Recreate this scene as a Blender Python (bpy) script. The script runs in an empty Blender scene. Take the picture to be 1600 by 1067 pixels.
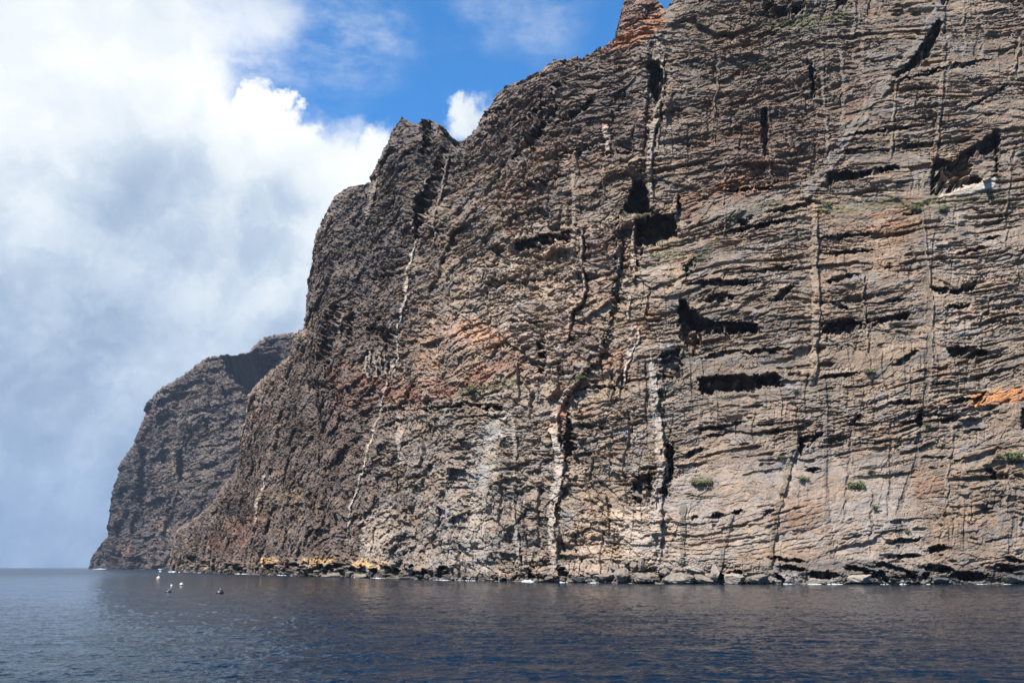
import bpy, math, time
import numpy as np
T0 = time.time()
C = bpy.context.scene.collection
rad = math.radians
F32 = np.float32

# ------------------------------------------------------------------ camera, light, sky
HC = 5.0                                   # eye height above the sea, metres
FPX = 1386.0                               # focal length in photograph pixels
PITCH = math.atan(352.5 / FPX)
cam_d = bpy.data.cameras.new('camera'); cam = bpy.data.objects.new('camera', cam_d); C.objects.link(cam)
cam.location = (0, 0, HC); cam.rotation_euler = (math.pi / 2 + PITCH, 0, 0)
cam_d.sensor_width = 36; cam_d.lens = 36 * FPX / 1600
cam_d.clip_start = 0.5; cam_d.clip_end = 90000
bpy.context.scene.camera = cam

SUN_AZ = 38.0                              # degrees left of straight behind the camera
SUN_EL = 51.0
sd = np.array([-math.sin(rad(SUN_AZ)) * math.cos(rad(SUN_EL)), -math.cos(rad(SUN_AZ)) * math.cos(rad(SUN_EL)), math.sin(rad(SUN_EL))])
sun_d = bpy.data.lights.new('sun', 'SUN'); sun = bpy.data.objects.new('sun', sun_d); C.objects.link(sun)
sun_d.energy = 5.0; sun_d.angle = rad(0.5); sun_d.color = (1.0, 0.95, 0.87)
from mathutils import Vector
sun.rotation_euler = Vector(tuple(sd)).to_track_quat('Z', 'Y').to_euler()
sun.location = (0, -50, 400)
V = bpy.context.scene.view_settings
V.view_transform = 'Standard'; V.look = 'None'; V.exposure = 1.4; V.gamma = 1.0; V.use_curve_mapping = False
bpy.context.scene.cycles.max_bounces = 6
bpy.context.scene.cycles.volume_bounces = 0


def ray(u, v):
    """world direction of photograph pixel (u, v)"""
    x = (u - 800.0) / FPX; y = (533.5 - v) / FPX
    return x, math.cos(PITCH) - y * math.sin(PITCH), math.sin(PITCH) + y * math.cos(PITCH)


class NT:
    """small helper for shader node trees"""
    def __init__(s, tree): s.t = tree; s.n = tree.nodes; s.l = tree.links
    def node(s, typ, **kw):
        o = s.n.new(typ)
        for k, w in kw.items():
            if k == 'ins':
                for a, b in w.items():
                    if hasattr(b, 'is_linked') or isinstance(b, bpy.types.NodeSocket): s.l.new(b, o.inputs[a])
                    else: o.inputs[a].default_value = b
            else: setattr(o, k, w)
        return o
    def math(s, op, a, b=None, c=None, clamp=False):
        ins = {0: a}
        if b is not None: ins[1] = b
        if c is not None: ins[2] = c
        return s.node('ShaderNodeMath', operation=op, use_clamp=clamp, ins=ins).outputs[0]
    def vmath(s, op, a, b=None, out=0, scale=None):
        ins = {0: a}
        if b is not None: ins[1] = b
        if scale is not None: ins['Scale'] = scale
        return s.node('ShaderNodeVectorMath', operation=op, ins=ins).outputs[out]
    def mapr(s, x, a, b, c=0.0, d=1.0, smooth=True):
        return s.node('ShaderNodeMapRange', interpolation_type='SMOOTHSTEP' if smooth else 'LINEAR', clamp=True,
                      ins={0: x, 1: a, 2: b, 3: c, 4: d}).outputs[0]
    def mix(s, f, a, b, blend='MIX'):
        o = s.n.new('ShaderNodeMix'); o.data_type = 'RGBA'; o.blend_type = blend
        for i, w in ((0, f), (6, a), (7, b)):
            if isinstance(w, bpy.types.NodeSocket): s.l.new(w, o.inputs[i])
            else: o.inputs[i].default_value = w if i == 0 or len(w) == 4 else (*w, 1)
        return o.outputs[2]
    def noise(s, vec, scale, detail=4, rough=0.55, dist=0.0, out=0):
        return s.node('ShaderNodeTexNoise', ins={'Vector': vec, 'Scale': scale, 'Detail': detail, 'Roughness': rough, 'Distortion': dist}).outputs[out]


# ---- world: Nishita sky with a procedural bank of clouds laid out by compass direction
world = bpy.data.worlds.new('World'); bpy.context.scene.world = world; world.use_nodes = True
w = NT(world.node_tree); w.n.clear()
sky = w.node('ShaderNodeTexSky', sky_type='NISHITA', sun_disc=False, sun_elevation=rad(SUN_EL),
             sun_rotation=math.atan2(sd[0], sd[1]), altitude=0, air_density=1.0, dust_density=0.6, ozone_density=2.5)
geo = w.node('ShaderNodeTexCoord').outputs['Generated']
dirn = w.vmath('NORMALIZE', geo)
WARP = w.vmath('SUBTRACT', w.noise(dirn, 13.0, 7, 0.62, out=1), (0.5, 0.5, 0.5))
wd = w.vmath('NORMALIZE', w.vmath('ADD', dirn, w.vmath('SCALE', WARP, scale=0.095)))
WARP2 = w.vmath('SUBTRACT', w.noise(dirn, 3.5, 4, 0.5, out=1), (0.5, 0.5, 0.5))
ws = w.vmath('NORMALIZE', w.vmath('ADD', dirn, w.vmath('SCALE', WARP2, scale=0.12)))


def blob(vec, u, v, r, soft=0.5):
    """1 inside a cone round the direction of pixel (u, v), r pixels wide, soft edged"""
    d = np.array(ray(u, v)); d /= np.linalg.norm(d)
    a = math.atan(r / FPX)
    dist = w.vmath('DISTANCE', vec, tuple(d), out=1)
    return w.mapr(dist, a * (1 + soft), a * (1 - soft), 0.0, 1.0)


def union(vec, lst):
    acc = None
    for b in lst:
        o = blob(vec, *b)
        acc = o if acc is None else w.math('MAXIMUM', acc, o)
    return acc


cum = union(wd, [(-80, 240, 400, .12), (60, 330, 330, .1), (200, 420, 300, .1), (330, 470, 300, .1), (470, 470, 260, .1),
                 (160, 200, 150, .16), (265, 250, 140, .16), (418, 178, 44, .2), (402, 152, 20, .3), (447, 162, 18, .3), (440, 270, 85, .14), (490, 275, 60, .16), (520, 320, 80, .15),
                 (590, 268, 52, .28), (610, 300, 70, .2), (250, 700, 500, .1), (500, 800, 500, .1), (-300, 700, 600, .1),
                 (728, 190, 36, .35), (760, 205, 32, .35), (705, 160, 18, .4)])
# everything low in the sky over the whole horizon is overcast haze
sep = w.node('ShaderNodeSeparateXYZ', ins={0: dirn})
low = w.math('MULTIPLY', w.mapr(sep.outputs[2], 0.22, 0.02, 0.0, 1.0), w.mapr(sep.outputs[1], 0.0, 0.5, 0.3, 1.0))
veil = union(wd, [(120, -60, 260, .5), (330, -40, 180, .7), (470, 10, 75, .9), (560, 50, 60, .95),  (400, 60, 80, .9), (250, 20, 120, .8)])
wisp = w.noise(w.vmath('MULTIPLY', dirn, (1, 1, 2.2)), 7.0, 8, 0.62)
veil = w.math('MULTIPLY', veil, w.mapr(wisp, 0.36, 0.68))
veil2 = w.math('MULTIPLY', union(wd, [(150, 0, 150, .4), (330, 10, 80, .6), (400, 20, 60, .8), (240, 30, 60, .5)]), w.mapr(wisp, 0.2, 0.6, .55, 1.0))
veil = w.math('MAXIMUM', veil, veil2)
veil = w.math('MAXIMUM', veil, w.math('MULTIPLY', union(wd, [(760, 5, 70, .9), (850, 40, 50, .9), (590, 75, 30, .9)]), w.mapr(wisp, .45, .75, 0.0, .5)))
far_noise = w.mapr(w.noise(dirn, 2.2, 7, 0.58), 0.50, 0.66)
behind = w.mapr(sep.outputs[1], 0.45, 0.1, 0.0, 0.12)          # broken cloud over the rest of the sky too
other = w.math('MULTIPLY', far_noise, behind)
mask = w.math('MAXIMUM', w.math('MAXIMUM', cum, w.math('MULTIPLY', veil, 0.85)), w.math('MAXIMUM', other, low), clamp=True)
# light and dark of the cloud bank: white crowns, grey-blue bases
bright = union(ws, [(120, 70, 130, .9), (30, 165, 110, .9), (0, 275, 90, .95), (440, 200, 80, .95), (350, 160, 60, .9),
                    (230, 100, 90, .9), (590, 245, 70, .9), (730, 185, 60, .9), (540, 290, 90, .95), (330, 30, 120, .95)])
mid = union(ws, [(290, 400, 110, .95), (60, 420, 150, .95), (420, 420, 110, .9), (150, 620, 160, .95), (200, 250, 330, .7)])
el = w.mapr(sep.outputs[2], 0.0, 0.52, 0.0, 1.0, smooth=False)
puff = w.mapr(w.noise(ws, 6.0, 6, 0.5), 0.3, 0.7, -0.15, 0.15)
low_billow = w.math('MULTIPLY', w.mapr(w.noise(ws, 4.0, 7, 0.62), 0.4, 0.62, 0.0, 0.06), w.mapr(sep.outputs[2], 0.5, 0.3))
puff = w.math('ADD', w.math('ADD', puff, low_billow), w.mapr(w.noise(wd, 15.0, 6, 0.6), 0.3, 0.7, -0.11, 0.11))
lev = w.math('ADD', w.math('MULTIPLY', el, 0.52), w.math('MULTIPLY', bright, 0.36))
lev = w.math('ADD', lev, w.math('ADD', w.math('MULTIPLY', mid, 0.10), puff), clamp=True)
ramp = w.n.new('ShaderNodeValToRGB'); w.l.new(lev, ramp.inputs[0])
cr = ramp.color_ramp; cr.elements[0].position = 0.0; cr.elements[0].color = (0.21, 0.31, 0.47, 1)
cr.elements[1].position = 0.97; cr.elements[1].color = (1.03, 1.05, 1.06, 1)
for p, c in ((0.25, (0.35, 0.46, 0.62)), (0.45, (0.54, 0.65, 0.78)), (0.65, (0.80, 0.87, 0.93))):
    e = cr.elements.new(p); e.color = (*c, 1)
SKY_S = 0.04
blue = w.vmath('MULTIPLY', sky.outputs[0], (0.56, 1.55, 2.25))
cloudc = w.vmath('SCALE', ramp.outputs[0], scale=0.385 / SKY_S)   # a white cloud just reaches white at this exposure
col = w.mix(mask, blue, cloudc)
bg = w.node('ShaderNodeBackground', ins={'Color': col, 'Strength': SKY_S})
out = w.node('ShaderNodeOutputWorld'); w.l.new(bg.outputs[0], out.inputs[0])


# ------------------------------------------------------------------ noise in numpy
def _h(ix, iy, seed):
    n = (ix.astype(np.int64) * 374761393 + iy.astype(np.int64) * 668265263 + seed * 974634777) & 0xffffffff
    n = ((n ^ (n >> 13)) * 1274126177) & 0xffffffff
    n = ((n ^ (n >> 16)) * 2246822519) & 0xffffffff
    return (n ^ (n >> 15)) & 0xffffffff


def rnd(ix, iy, seed): return (_h(ix, iy, seed).astype(F32)) / F32(4294967295.0)


TABG = np.stack([np.cos(np.arange(256) / 256 * 2 * np.pi), np.sin(np.arange(256) / 256 * 2 * np.pi)], 1).astype(F32)


def perlin(x, y, seed=0):
    x = np.asarray(x, F32); y = np.asarray(y, F32)
    fx = np.floor(x); fy = np.floor(y); ix = fx.astype(np.int32); iy = fy.astype(np.int32)
    x0 = x - fx; y0 = y - fy
    ux = x0 * x0 * x0 * (x0 * (x0 * 6 - 15) + 10); uy = y0 * y0 * y0 * (y0 * (y0 * 6 - 15) + 10)
    def g(a, b):
        h = (_h(ix + a, iy + b, seed) & 255).astype(np.int32)
        return TABG[h, 0] * (x0 - a) + TABG[h, 1] * (y0 - b)
    n0 = g(0, 0); n0 += ux * (g(1, 0) - n0)
    n1 = g(0, 1); n1 += ux * (g(1, 1) - n1)
    return (n0 + uy * (n1 - n0)) * F32(1.5)


def fbm(x, y, seed=0, octv=5, rough=0.5):
    s = 0; a = 1.0; t = 0
    for i in range(octv):
        s = s + a * perlin(x * 2 ** i + 17.3 * i, y * 2 ** i - 9.1 * i, seed + i); t += a; a *= rough
    return s / t * 1.6


def ridged(x, y, seed=0, octv=5, rough=0.5):
    s = 0; a = 1.0; t = 0
    for i in range(octv):
        s = s + a * (1 - 2.2 * np.abs(perlin(x * 2 ** i + 7.3 * i, y * 2 ** i - 5.1 * i, seed + i))); t += a; a *= rough
    return s / t


def cells(x, y, seed=0):
    """Voronoi: (random value of nearest cell, distance to its edge)"""
    ix = np.floor(x).astype(np.int32); iy = np.floor(y).astype(np.int32)
    b1 = np.full(x.shape, 9, F32); b2 = b1.copy(); idv = np.zeros(x.shape, F32)
    for a in (-1, 0, 1):
        for b in (-1, 0, 1):
            cx = ix + a; cy = iy + b
            dx = cx + rnd(cx, cy, seed) - x; dy = cy + rnd(cx, cy, seed + 5) - y
            d = np.sqrt(dx * dx + dy * dy); r = rnd(cx, cy, seed + 9)
            n = d < b1
            b2 = np.where(n, b1, np.minimum(b2, d)); idv = np.where(n, r, idv); b1 = np.where(n, d, b1)
    return idv, b2 - b1


def facets(x, y, seed=0):
    """planar chipped faces: each Voronoi cell is a plane with its own height and tilt"""
    ix = np.floor(x).astype(np.int32); iy = np.floor(y).astype(np.int32)
    b1 = np.full(x.shape, 9, F32); out = np.zeros(x.shape, F32)
    for a in (-1, 0, 1):
        for b in (-1, 0, 1):
            cx = ix + a; cy = iy + b
            dx = x - cx - rnd(cx, cy, seed); dy = y - cy - rnd(cx, cy, seed + 5)
            d = dx * dx + dy * dy; n = d < b1
            val = rnd(cx, cy, seed + 9) - .5 + dx * (rnd(cx, cy, seed + 11) - .5) * 2.6 + dy * (rnd(cx, cy, seed + 13) - .62) * 2.2
            out = np.where(n, val, out); b1 = np.where(n, d, b1)
    return out


def ss(x, a, b):
    t = np.clip((x - a) / (b - a), 0, 1); return t * t * (3 - 2 * t)


# ------------------------------------------------------------------ feature rasters (cliff faces, measured in photograph pixels)
RX0, RY0, RW, RH = -80, -330, 1860, 1270


class Raster:
    def __init__(s, n=1): s.a = np.zeros((RH, RW, n), F32) if n > 1 else np.zeros((RH, RW), F32)
    def sample(s, u, v):
        x = np.clip(u - RX0, 0, RW - 1.01); y = np.clip(v - RY0, 0, RH - 1.01)
        i = x.astype(np.int32); j = y.astype(np.int32); fx = (x - i).astype(F32); fy = (y - j).astype(F32)
        if s.a.ndim == 3: fx = fx[..., None]; fy = fy[..., None]
        return (s.a[j, i] * (1 - fx) + s.a[j, i + 1] * fx) * (1 - fy) + (s.a[j + 1, i] * (1 - fx) + s.a[j + 1, i + 1] * fx) * fy


def window(x0, x1, y0, y1):
    i0 = int(max(0, x0 - RX0)); i1 = int(min(RW, x1 - RX0 + 1)); j0 = int(max(0, y0 - RY0)); j1 = int(min(RH, y1 - RY0 + 1))
    if i1 <= i0 or j1 <= j0: return None
    Y, X = np.mgrid[j0:j1, i0:i1].astype(F32)
    return (slice(j0, j1), slice(i0, i1)), X + RX0, Y + RY0


def polydist(pts, X, Y):
    """distance to polyline, signed side, and interpolated 3rd value (width)"""
    best = np.full(X.shape, 1e9, F32); side = np.zeros(X.shape, F32); wv = np.zeros(X.shape, F32); tt = np.zeros(X.shape, F32)
    n = len(pts) - 1
    for k in range(n):
        x0, y0 = pts[k][:2]; x1, y1 = pts[k + 1][:2]
        w0 = pts[k][2] if len(pts[k]) > 2 else 1; w1 = pts[k + 1][2] if len(pts[k + 1]) > 2 else 1
        dx, dy = x1 - x0, y1 - y0; L = dx * dx + dy * dy + 1e-6
        t = np.clip(((X - x0) * dx + (Y - y0) * dy) / L, 0, 1)
        ex = X - x0 - t * dx; ey = Y - y0 - t * dy; d = np.sqrt(ex * ex + ey * ey)
        m = d < best
        best = np.where(m, d, best); side = np.where(m, np.sign(dx * ey - dy * ex), side)
        wv = np.where(m, w0 + t * (w1 - w0), wv); tt = np.where(m, (k + t) / n, tt)
    return best, side, wv, tt


def inpoly(pts, X, Y, feather=1.5, wob=0.0, seed=0, ws=12.0):
    if wob:
        X = X + wob * (fbm(X / ws, Y / ws, seed, 4, .7) * 1.8 + .5 * np.sign(perlin(X / 7, Y / 5, seed + 1))); Y = Y + wob * (fbm(X / ws + 40, Y / ws, seed + 3, 4, .7) * 1.3 + .4 * np.sign(perlin(X / 6 + 9, Y / 5, seed + 2)))
    ins = np.zeros(X.shape, bool); n = len(pts)
    for k in range(n):
        x0, y0 = pts[k][:2]; x1, y1 = pts[(k + 1) % n][:2]
        if y0 == y1: continue
        c = ((y0 > Y) != (y1 > Y)) & (X < (x1 - x0) * (Y - y0) / (y1 - y0) + x0)
        ins ^= c
    d = polydist([p[:2] for p in pts] + [pts[0][:2]], X, Y)[0]
    sdist = np.where(ins, d, -d)
    return ss(sdist, -feather, feather)


DEP = Raster()                       # outward relief in metres
COL = Raster(4)                      # rock colour with coverage
SMO = Raster()                       # 1 = worn smooth (ashes, dykes), damps the small relief


def bbox(pts, m):
    xs = [p[0] for p in pts]; ys = [p[1] for p in pts]
    return window(min(xs) - m, max(xs) + m, min(ys) - m, max(ys) + m)


def zone(pts, color, a=1.0, feather=14, wob=8, seed=1, breakup=0.35, smooth=None):
    wdw = bbox(pts, feather * 2 + wob * 2)
    if wdw is None: return
    sl, X, Y = wdw
    m = inpoly(pts, X, Y, feather, wob, seed) * a
    if breakup: m = np.clip(m * (1 + breakup * 2.2 * fbm(X / 22, Y / 12, seed + 11, 5, .65)), 0, 1)
    c = COL.a[sl]; m4 = m[..., None]
    al = c[..., 3:4] * (1 - m4) + m4
    c[..., :3] = np.where(al > 1e-4, (c[..., :3] * c[..., 3:4] * (1 - m4) + np.array(color, F32) * m4) / np.maximum(al, 1e-4), 0)
    c[..., 3:4] = al
    if smooth is not None: SMO.a[sl] = np.maximum(SMO.a[sl], m * smooth)


def dent(pts, depth, feather=1.5, wob=3, seed=1, ws=12, grad=None):
    """cut (depth>0) or raise (depth<0) an outlined area; grad=(gx,gy) tilts the floor of the cut"""
    wdw = bbox(pts, feather * 2 + wob * 2)
    if wdw is None: return
    sl, X, Y = wdw
    m = inpoly(pts, X, Y, feather, wob, seed, ws)
    d = depth
    if grad is not None:
        cx = np.mean([p[0] for p in pts]); cy = np.mean([p[1] for p in pts])
        d = depth + (X - cx) * grad[0] + (Y - cy) * grad[1]
    if np.ndim(d) or d > 0: d = d * 1.45
    DEP.a[sl] -= m * d


def slot(pts, thick, depth, seed=1, wob=2.5):
    """a lens-shaped recess along a polyline: bites upward from a ledge"""
    P = [(p[0], p[1], (p[2] if len(p) > 2 else 1) * thick) for p in pts]
    wdw = bbox(P, thick * 3 + 8)
    if wdw is None: return
    sl, X, Y = wdw
    Xw = X + wob * 1.4 * fbm(X / 14, Y / 7, seed, 4, .65); Yw = Y + wob * 1.6 * fbm(X / 11, Y / 11, seed + 7, 4, .65)
    d, side, wv, tt = polydist(P, Xw, Yw)
    taper = np.clip(np.minimum(tt, 1 - tt) * 6, 0.15, 1)
    hw = wv * 0.5 * taper
    m = ss(hw - d, -0.9, 0.9)
    DEP.a[sl] -= m * depth * 1.7 * (0.6 + 0.4 * taper)
    # a proud lip above the recess
    lip = ss(wv * 0.9 + 3 - d, 0, 4) * (1 - m) * (Y < np.interp(X, *zip(*sorted((p[0], p[1]) for p in pts))))
    DEP.a[sl] += lip * depth * 0.22


def dyke(pts, wdt, h, color=None, ca=0.8, seed=1, shade=True, wob=1.5, flank=0.0):
    """a wall of harder rock: h>0 stands out, h<0 is eaten back; flank cuts the rock beside its right side"""
    P = [(p[0], p[1], (p[2] if len(p) > 2 else 1) * wdt) for p in pts]
    wdw = bbox(P, wdt * 4 + 10)
    if wdw is None: return
    sl, X, Y = wdw
    Xw = X + wob * 1.5 * fbm(X / 40 + seed, Y / 18, seed, 4, .6)
    d, side, wv, tt = polydist(P, Xw, Y)
    wv = wv * np.clip(1 + .55 * fbm(X / 50 + seed, Y / 20, seed + 40, 4, .6), .35, 1.7)
    taper = np.clip(np.minimum(tt, 1 - tt) * 10, 0, 1)
    brk = 1 + 0.3 * fbm(X / 60, Y / 45, seed + 3, 2, .5)
    m = ss(wv * 0.5 * (0.5 + 0.5 * taper) - d, -0.8, 0.8) * taper
    gap = ss(fbm(X / 26 + seed, Y / 24, seed + 44, 3, .55), -.5, -.15); m = m * (.6 + .4 * gap)
    DEP.a[sl] += m * h * .85 * np.clip(brk, 0.2, 1.6) * (1 + .35 * facets(X / 9, Y / 7, seed + 45))
    if flank:
        sx = np.where(Xw > np.interp(Y, *zip(*sorted((p[1], p[0]) for p in pts))), 1, 0)
        f = ss(wv * 1.1 + 2 - d, 0, 3) * (1 - m) * sx * taper
        DEP.a[sl] -= f * flank * np.clip(0.7 + 1.2 * fbm(X / 30, Y / 24, seed + 5, 3, .6), 0, 1.5)
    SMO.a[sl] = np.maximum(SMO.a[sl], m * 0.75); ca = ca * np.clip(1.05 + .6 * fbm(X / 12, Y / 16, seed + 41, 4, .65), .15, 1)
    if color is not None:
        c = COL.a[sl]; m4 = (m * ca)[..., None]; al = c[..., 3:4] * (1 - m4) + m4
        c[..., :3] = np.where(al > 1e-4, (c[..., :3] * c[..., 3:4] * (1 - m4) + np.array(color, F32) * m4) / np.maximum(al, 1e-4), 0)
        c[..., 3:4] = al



# rock colours (base colours, linear)
DARK = (0.135, 0.103, 0.086); MIDR = (0.215, 0.165, 0.122); TAN = (0.305, 0.240, 0.178); PALE = (0.385, 0.32, 0.262)
GREY = (0.235, 0.195, 0.16); RED = (0.26, 0.125, 0.085); ORNG = (0.48, 0.22, 0.09); BUFF = (0.50, 0.36, 0.20); DYK = (0.42, 0.36, 0.295)
GREEN = (0.17, 0.18, 0.07); BLACK = (0.085, 0.075, 0.07); WHITE = (0.62, 0.56, 0.48)

# -- broad rock zones
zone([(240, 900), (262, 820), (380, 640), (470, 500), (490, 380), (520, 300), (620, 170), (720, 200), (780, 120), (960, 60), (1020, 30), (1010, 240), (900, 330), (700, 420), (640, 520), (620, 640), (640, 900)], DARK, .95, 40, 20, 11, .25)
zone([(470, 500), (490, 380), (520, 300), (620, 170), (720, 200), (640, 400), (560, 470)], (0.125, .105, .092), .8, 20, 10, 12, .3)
zone([(640, 420), (780, 360), (900, 340), (960, 350), (960, 520), (830, 520), (700, 490), (650, 520)], TAN, .45, 20, 10, 13, .35)
zone([(640, 300), (760, 250), (900, 230), (1000, 260), (900, 330), (760, 380), (660, 400)], MIDR, .7, 25, 12, 14, .4)
zone([(1040, -330), (1760, -330), (1760, 300), (1500, 230), (1200, 250), (1060, 230), (1020, 60)], MIDR, .85, 30, 18, 15, .35)
zone([(1100, 130), (1210, 140), (1330, 190), (1260, 280), (1120, 310), (1050, 330), (1060, 260)], (0.235, .165, .12), .6, 22, 14, 16, .5)
zone([(1400, -330), (1760, -330), (1760, 330), (1560, 200), (1400, 240), (1380, 110)], TAN, .6, 30, 14, 17, .4)
zone([(1060, 350), (1240, 300), (1760, 300), (1760, 620), (1090, 620), (1060, 460)], TAN, .75, 25, 14, 18, .35)
zone([(1260, 320), (1440, 310), (1450, 440), (1280, 440)], (0.34, .23, .15), .6, 22, 10, 19, .5)
zone([(1090, 400), (1200, 420), (1270, 560), (1100, 620)], GREY, .6, 22, 10, 20, .4)
zone([(1430, 370), (1560, 350), (1560, 520), (1480, 540), (1440, 470)], (.38, .32, .26), .5, 20, 12, 21, .4)
zone([(1090, 620), (1760, 600), (1760, 780), (1040, 800)], TAN, .8, 20, 14, 22, .35)
zone([(1040, 730), (1260, 690), (1400, 740), (1480, 800), (1430, 890), (1040, 890), (960, 880), (960, 800)], PALE, .9, 20, 12, 23, .25, .85)
zone([(1090, 640), (1240, 620), (1300, 700), (1500, 700), (1600, 640), (1760, 640), (1760, 760), (1500, 780), (1300, 760), (1100, 740)], (.31, .25, .20), .4, 24, 14, 231, .4, .55)
zone([(1110, 600), (1330, 590), (1330, 640), (1120, 650)], (.31, .26, .215), .4, 16, 10, 232, .4, .45)
zone([(1440, 300), (1600, 290), (1600, 370), (1450, 360)], (.30, .25, .20), .5, 16, 10, 233, .4, .5)
zone([(1210, 40), (1330, 30), (1300, 90), (1200, 100)], (.22, .18, .14), .4, 16, 10, 234, .4, .5)
zone([(1600, 790), (1760, 700), (1760, 880), (1540, 880)], PALE, .6, 24, 12, 24, .4, .4)
zone([(880, 560), (1060, 520), (1090, 620), (1040, 780), (960, 800), (870, 760)], (.255, .205, .155), .8, 20, 12, 25, .4)
zone([(620, 640), (860, 620), (880, 900), (560, 905), (580, 760)], (0.215, .185, .155), .75, 24, 14, 26, .4)
zone([(560, 810), (610, 790), (612, 880), (560, 890)], (.36, .30, .235), .75, 10, 6, 27, .3, .5)
zone([(620, 870), (700, 760), (790, 720), (770, 860), (730, 905), (640, 900)], (.27, .235, .20), .7, 14, 8, 28, .3, .4)
zone([(730, 700), (775, 640), (800, 650), (770, 780), (770, 905), (715, 905), (735, 800)], (.34, .31, .27), .7, 8, 5, 29, .3, .4)
zone([(950, 800), (1000, 790), (1010, 870), (960, 890)], (.46, .38, .29), .7, 10, 6, 30, .3, .4)
zone([(900, 850), (960, 840), (980, 890), (910, 900)], (.38, .30, .23), .6, 10, 6, 31, .3, .4)
# -- reds and oranges
zone([(650, 510), (700, 490), (790, 515), (850, 560), (800, 600), (700, 620), (640, 600), (640, 550)], (.265, .18, .125), .65, 12, 8, 32, .45, .3)
zone([(690, 488), (760, 505), (800, 520), (780, 545), (700, 530)], (.44, .27, .18), .7, 8, 5, 33, .3, .4)
zone([(550, 585), (600, 590), (640, 600), (720, 600), (780, 560), (800, 575), (740, 610), (640, 640), (560, 620)], RED, .7, 9, 7, 34, .6)
zone([(510, 560), (550, 570), (560, 640), (520, 650)], (.20, .115, .085), .7, 9, 7, 35, .5)
zone([(310, 850), (400, 790), (420, 810), (360, 870)], (.22, .12, .085), .65, 12, 7, 36, .5)
zone([(965, 70), (980, 40), (1030, 10), (1040, 40), (1000, 70), (955, 85)], (.40, .17, .075), .85, 5, 3, 37, .35)
zone([(968, 40), (975, -10), (1030, -5), (1030, 20), (990, 45)], (.17, .10, .075), .8, 4, 3, 38, .3)
zone([(935, 85), (960, 70), (970, 75), (950, 85)], (.30, .13, .07), .8, 3, 2, 38, .3)
zone([(1150, 190), (1210, 200), (1210, 290), (1150, 320), (1100, 330), (1120, 250)], (.25, .145, .095), .5, 14, 9, 39, .55)
zone([(1130, 290), (1210, 285), (1180, 298), (1130, 300)], (.50, .25, .09), .8, 3, 2, 40, .3)
zone([(1050, 300), (1090, 300), (1100, 345), (1060, 345)], (.24, .12, .075), .6, 6, 4, 41, .5)
zone([(1310, 150), (1360, 120), (1370, 150), (1320, 200)], (.27, .15, .11), .6, 12, 8, 42, .5)
zone([(1290, 195), (1350, 180), (1310, 260), (1250, 270)], (.33, .23, .18), .5, 12, 8, 42, .5)
zone([(1510, 620), (1560, 608), (1598, 605), (1600, 625), (1560, 630), (1520, 634)], (.60, .26, .085), .9, 4, 3, 43, .25, .3)
zone([(1060, 410), (1085, 385), (1080, 420), (1040, 470), (1010, 520), (970, 560), (980, 520), (1020, 470)], (.40, .27, .17), .7, 7, 5, 44, .5)
zone([(930, 545), (975, 540), (985, 575), (940, 580)], (.33, .19, .12), .6, 8, 5, 45, .5)
zone([(865, 615), (880, 620), (882, 660), (868, 670)], (.33, .15, .085), .9, 3, 2, 46, .3)
zone([(1220, 770), (1290, 780), (1290, 830), (1215, 830)], (.30, .18, .11), .6, 10, 8, 47, .6)
zone([(1420, 740), (1470, 740), (1480, 780), (1430, 785)], (.34, .19, .125), .6, 8, 6, 48, .5)
zone([(1440, 790), (1560, 790), (1600, 840), (1570, 880), (1450, 870)], (.27, .195, .135), .6, 14, 8, 49, .5)
zone([(1430, 690), (1600, 660), (1600, 790), (1450, 760)], (.30, .235, .17), .5, 18, 8, 50, .5)
zone([(1150, 860), (1230, 855), (1300, 865), (1240, 885), (1150, 885)], (.34, .235, .155), .6, 8, 5, 51, .4)
zone([(740, 330), (830, 240), (920, 225), (960, 240), (880, 270), (790, 320)], (.30, .20, .14), .45, 14, 8, 52, .6)
zone([(890, 335), (960, 345), (960, 470), (900, 470)], (.21, .145, .115), .6, 10, 6, 53, .4)
zone([(860, 480), (940, 500), (930, 560), (870, 570)], (.22, .14, .105), .6, 10, 6, 53, .4)
zone([(830, 510), (880, 505), (880, 545), (850, 550)], (.42, .33, .25), .6, 5, 4, 54, .3)
zone([(1340, 330), (1420, 300), (1440, 340), (1400, 380)], (.36, .21, .12), .6, 12, 8, 55, .5)
zone([(390, 765), (470, 755), (500, 790), (420, 800)], (.24, .175, .11), .45, 14, 8, 56, .6)
# -- buff tidal band, dark wave-washed foot
for x0, x1, y0, y1, a in ((320, 345, 880, 888, .8), (400, 440, 872, 886, .7), (470, 520, 870, 882, .8), (486, 500, 878, 886, .8), (548, 590, 874, 886, .95), (140, 175, 870, 880, .3), (598, 606, 874, 890, .6)):
    zone([(x0, y0), (x1, y0), (x1, y1), (x0, y1)], (.56, .38, .17), a, 3, 3, int(x0), .4)
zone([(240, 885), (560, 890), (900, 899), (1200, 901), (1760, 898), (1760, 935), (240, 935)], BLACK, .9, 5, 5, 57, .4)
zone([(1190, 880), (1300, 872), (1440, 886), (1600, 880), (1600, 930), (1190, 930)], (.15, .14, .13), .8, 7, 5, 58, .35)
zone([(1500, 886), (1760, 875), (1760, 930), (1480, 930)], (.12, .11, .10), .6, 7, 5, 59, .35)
zone([(1205, 895), (1310, 900), (1310, 908), (1200, 908)], (.40, .36, .33), .7, 3, 2, 60, .35)
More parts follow.
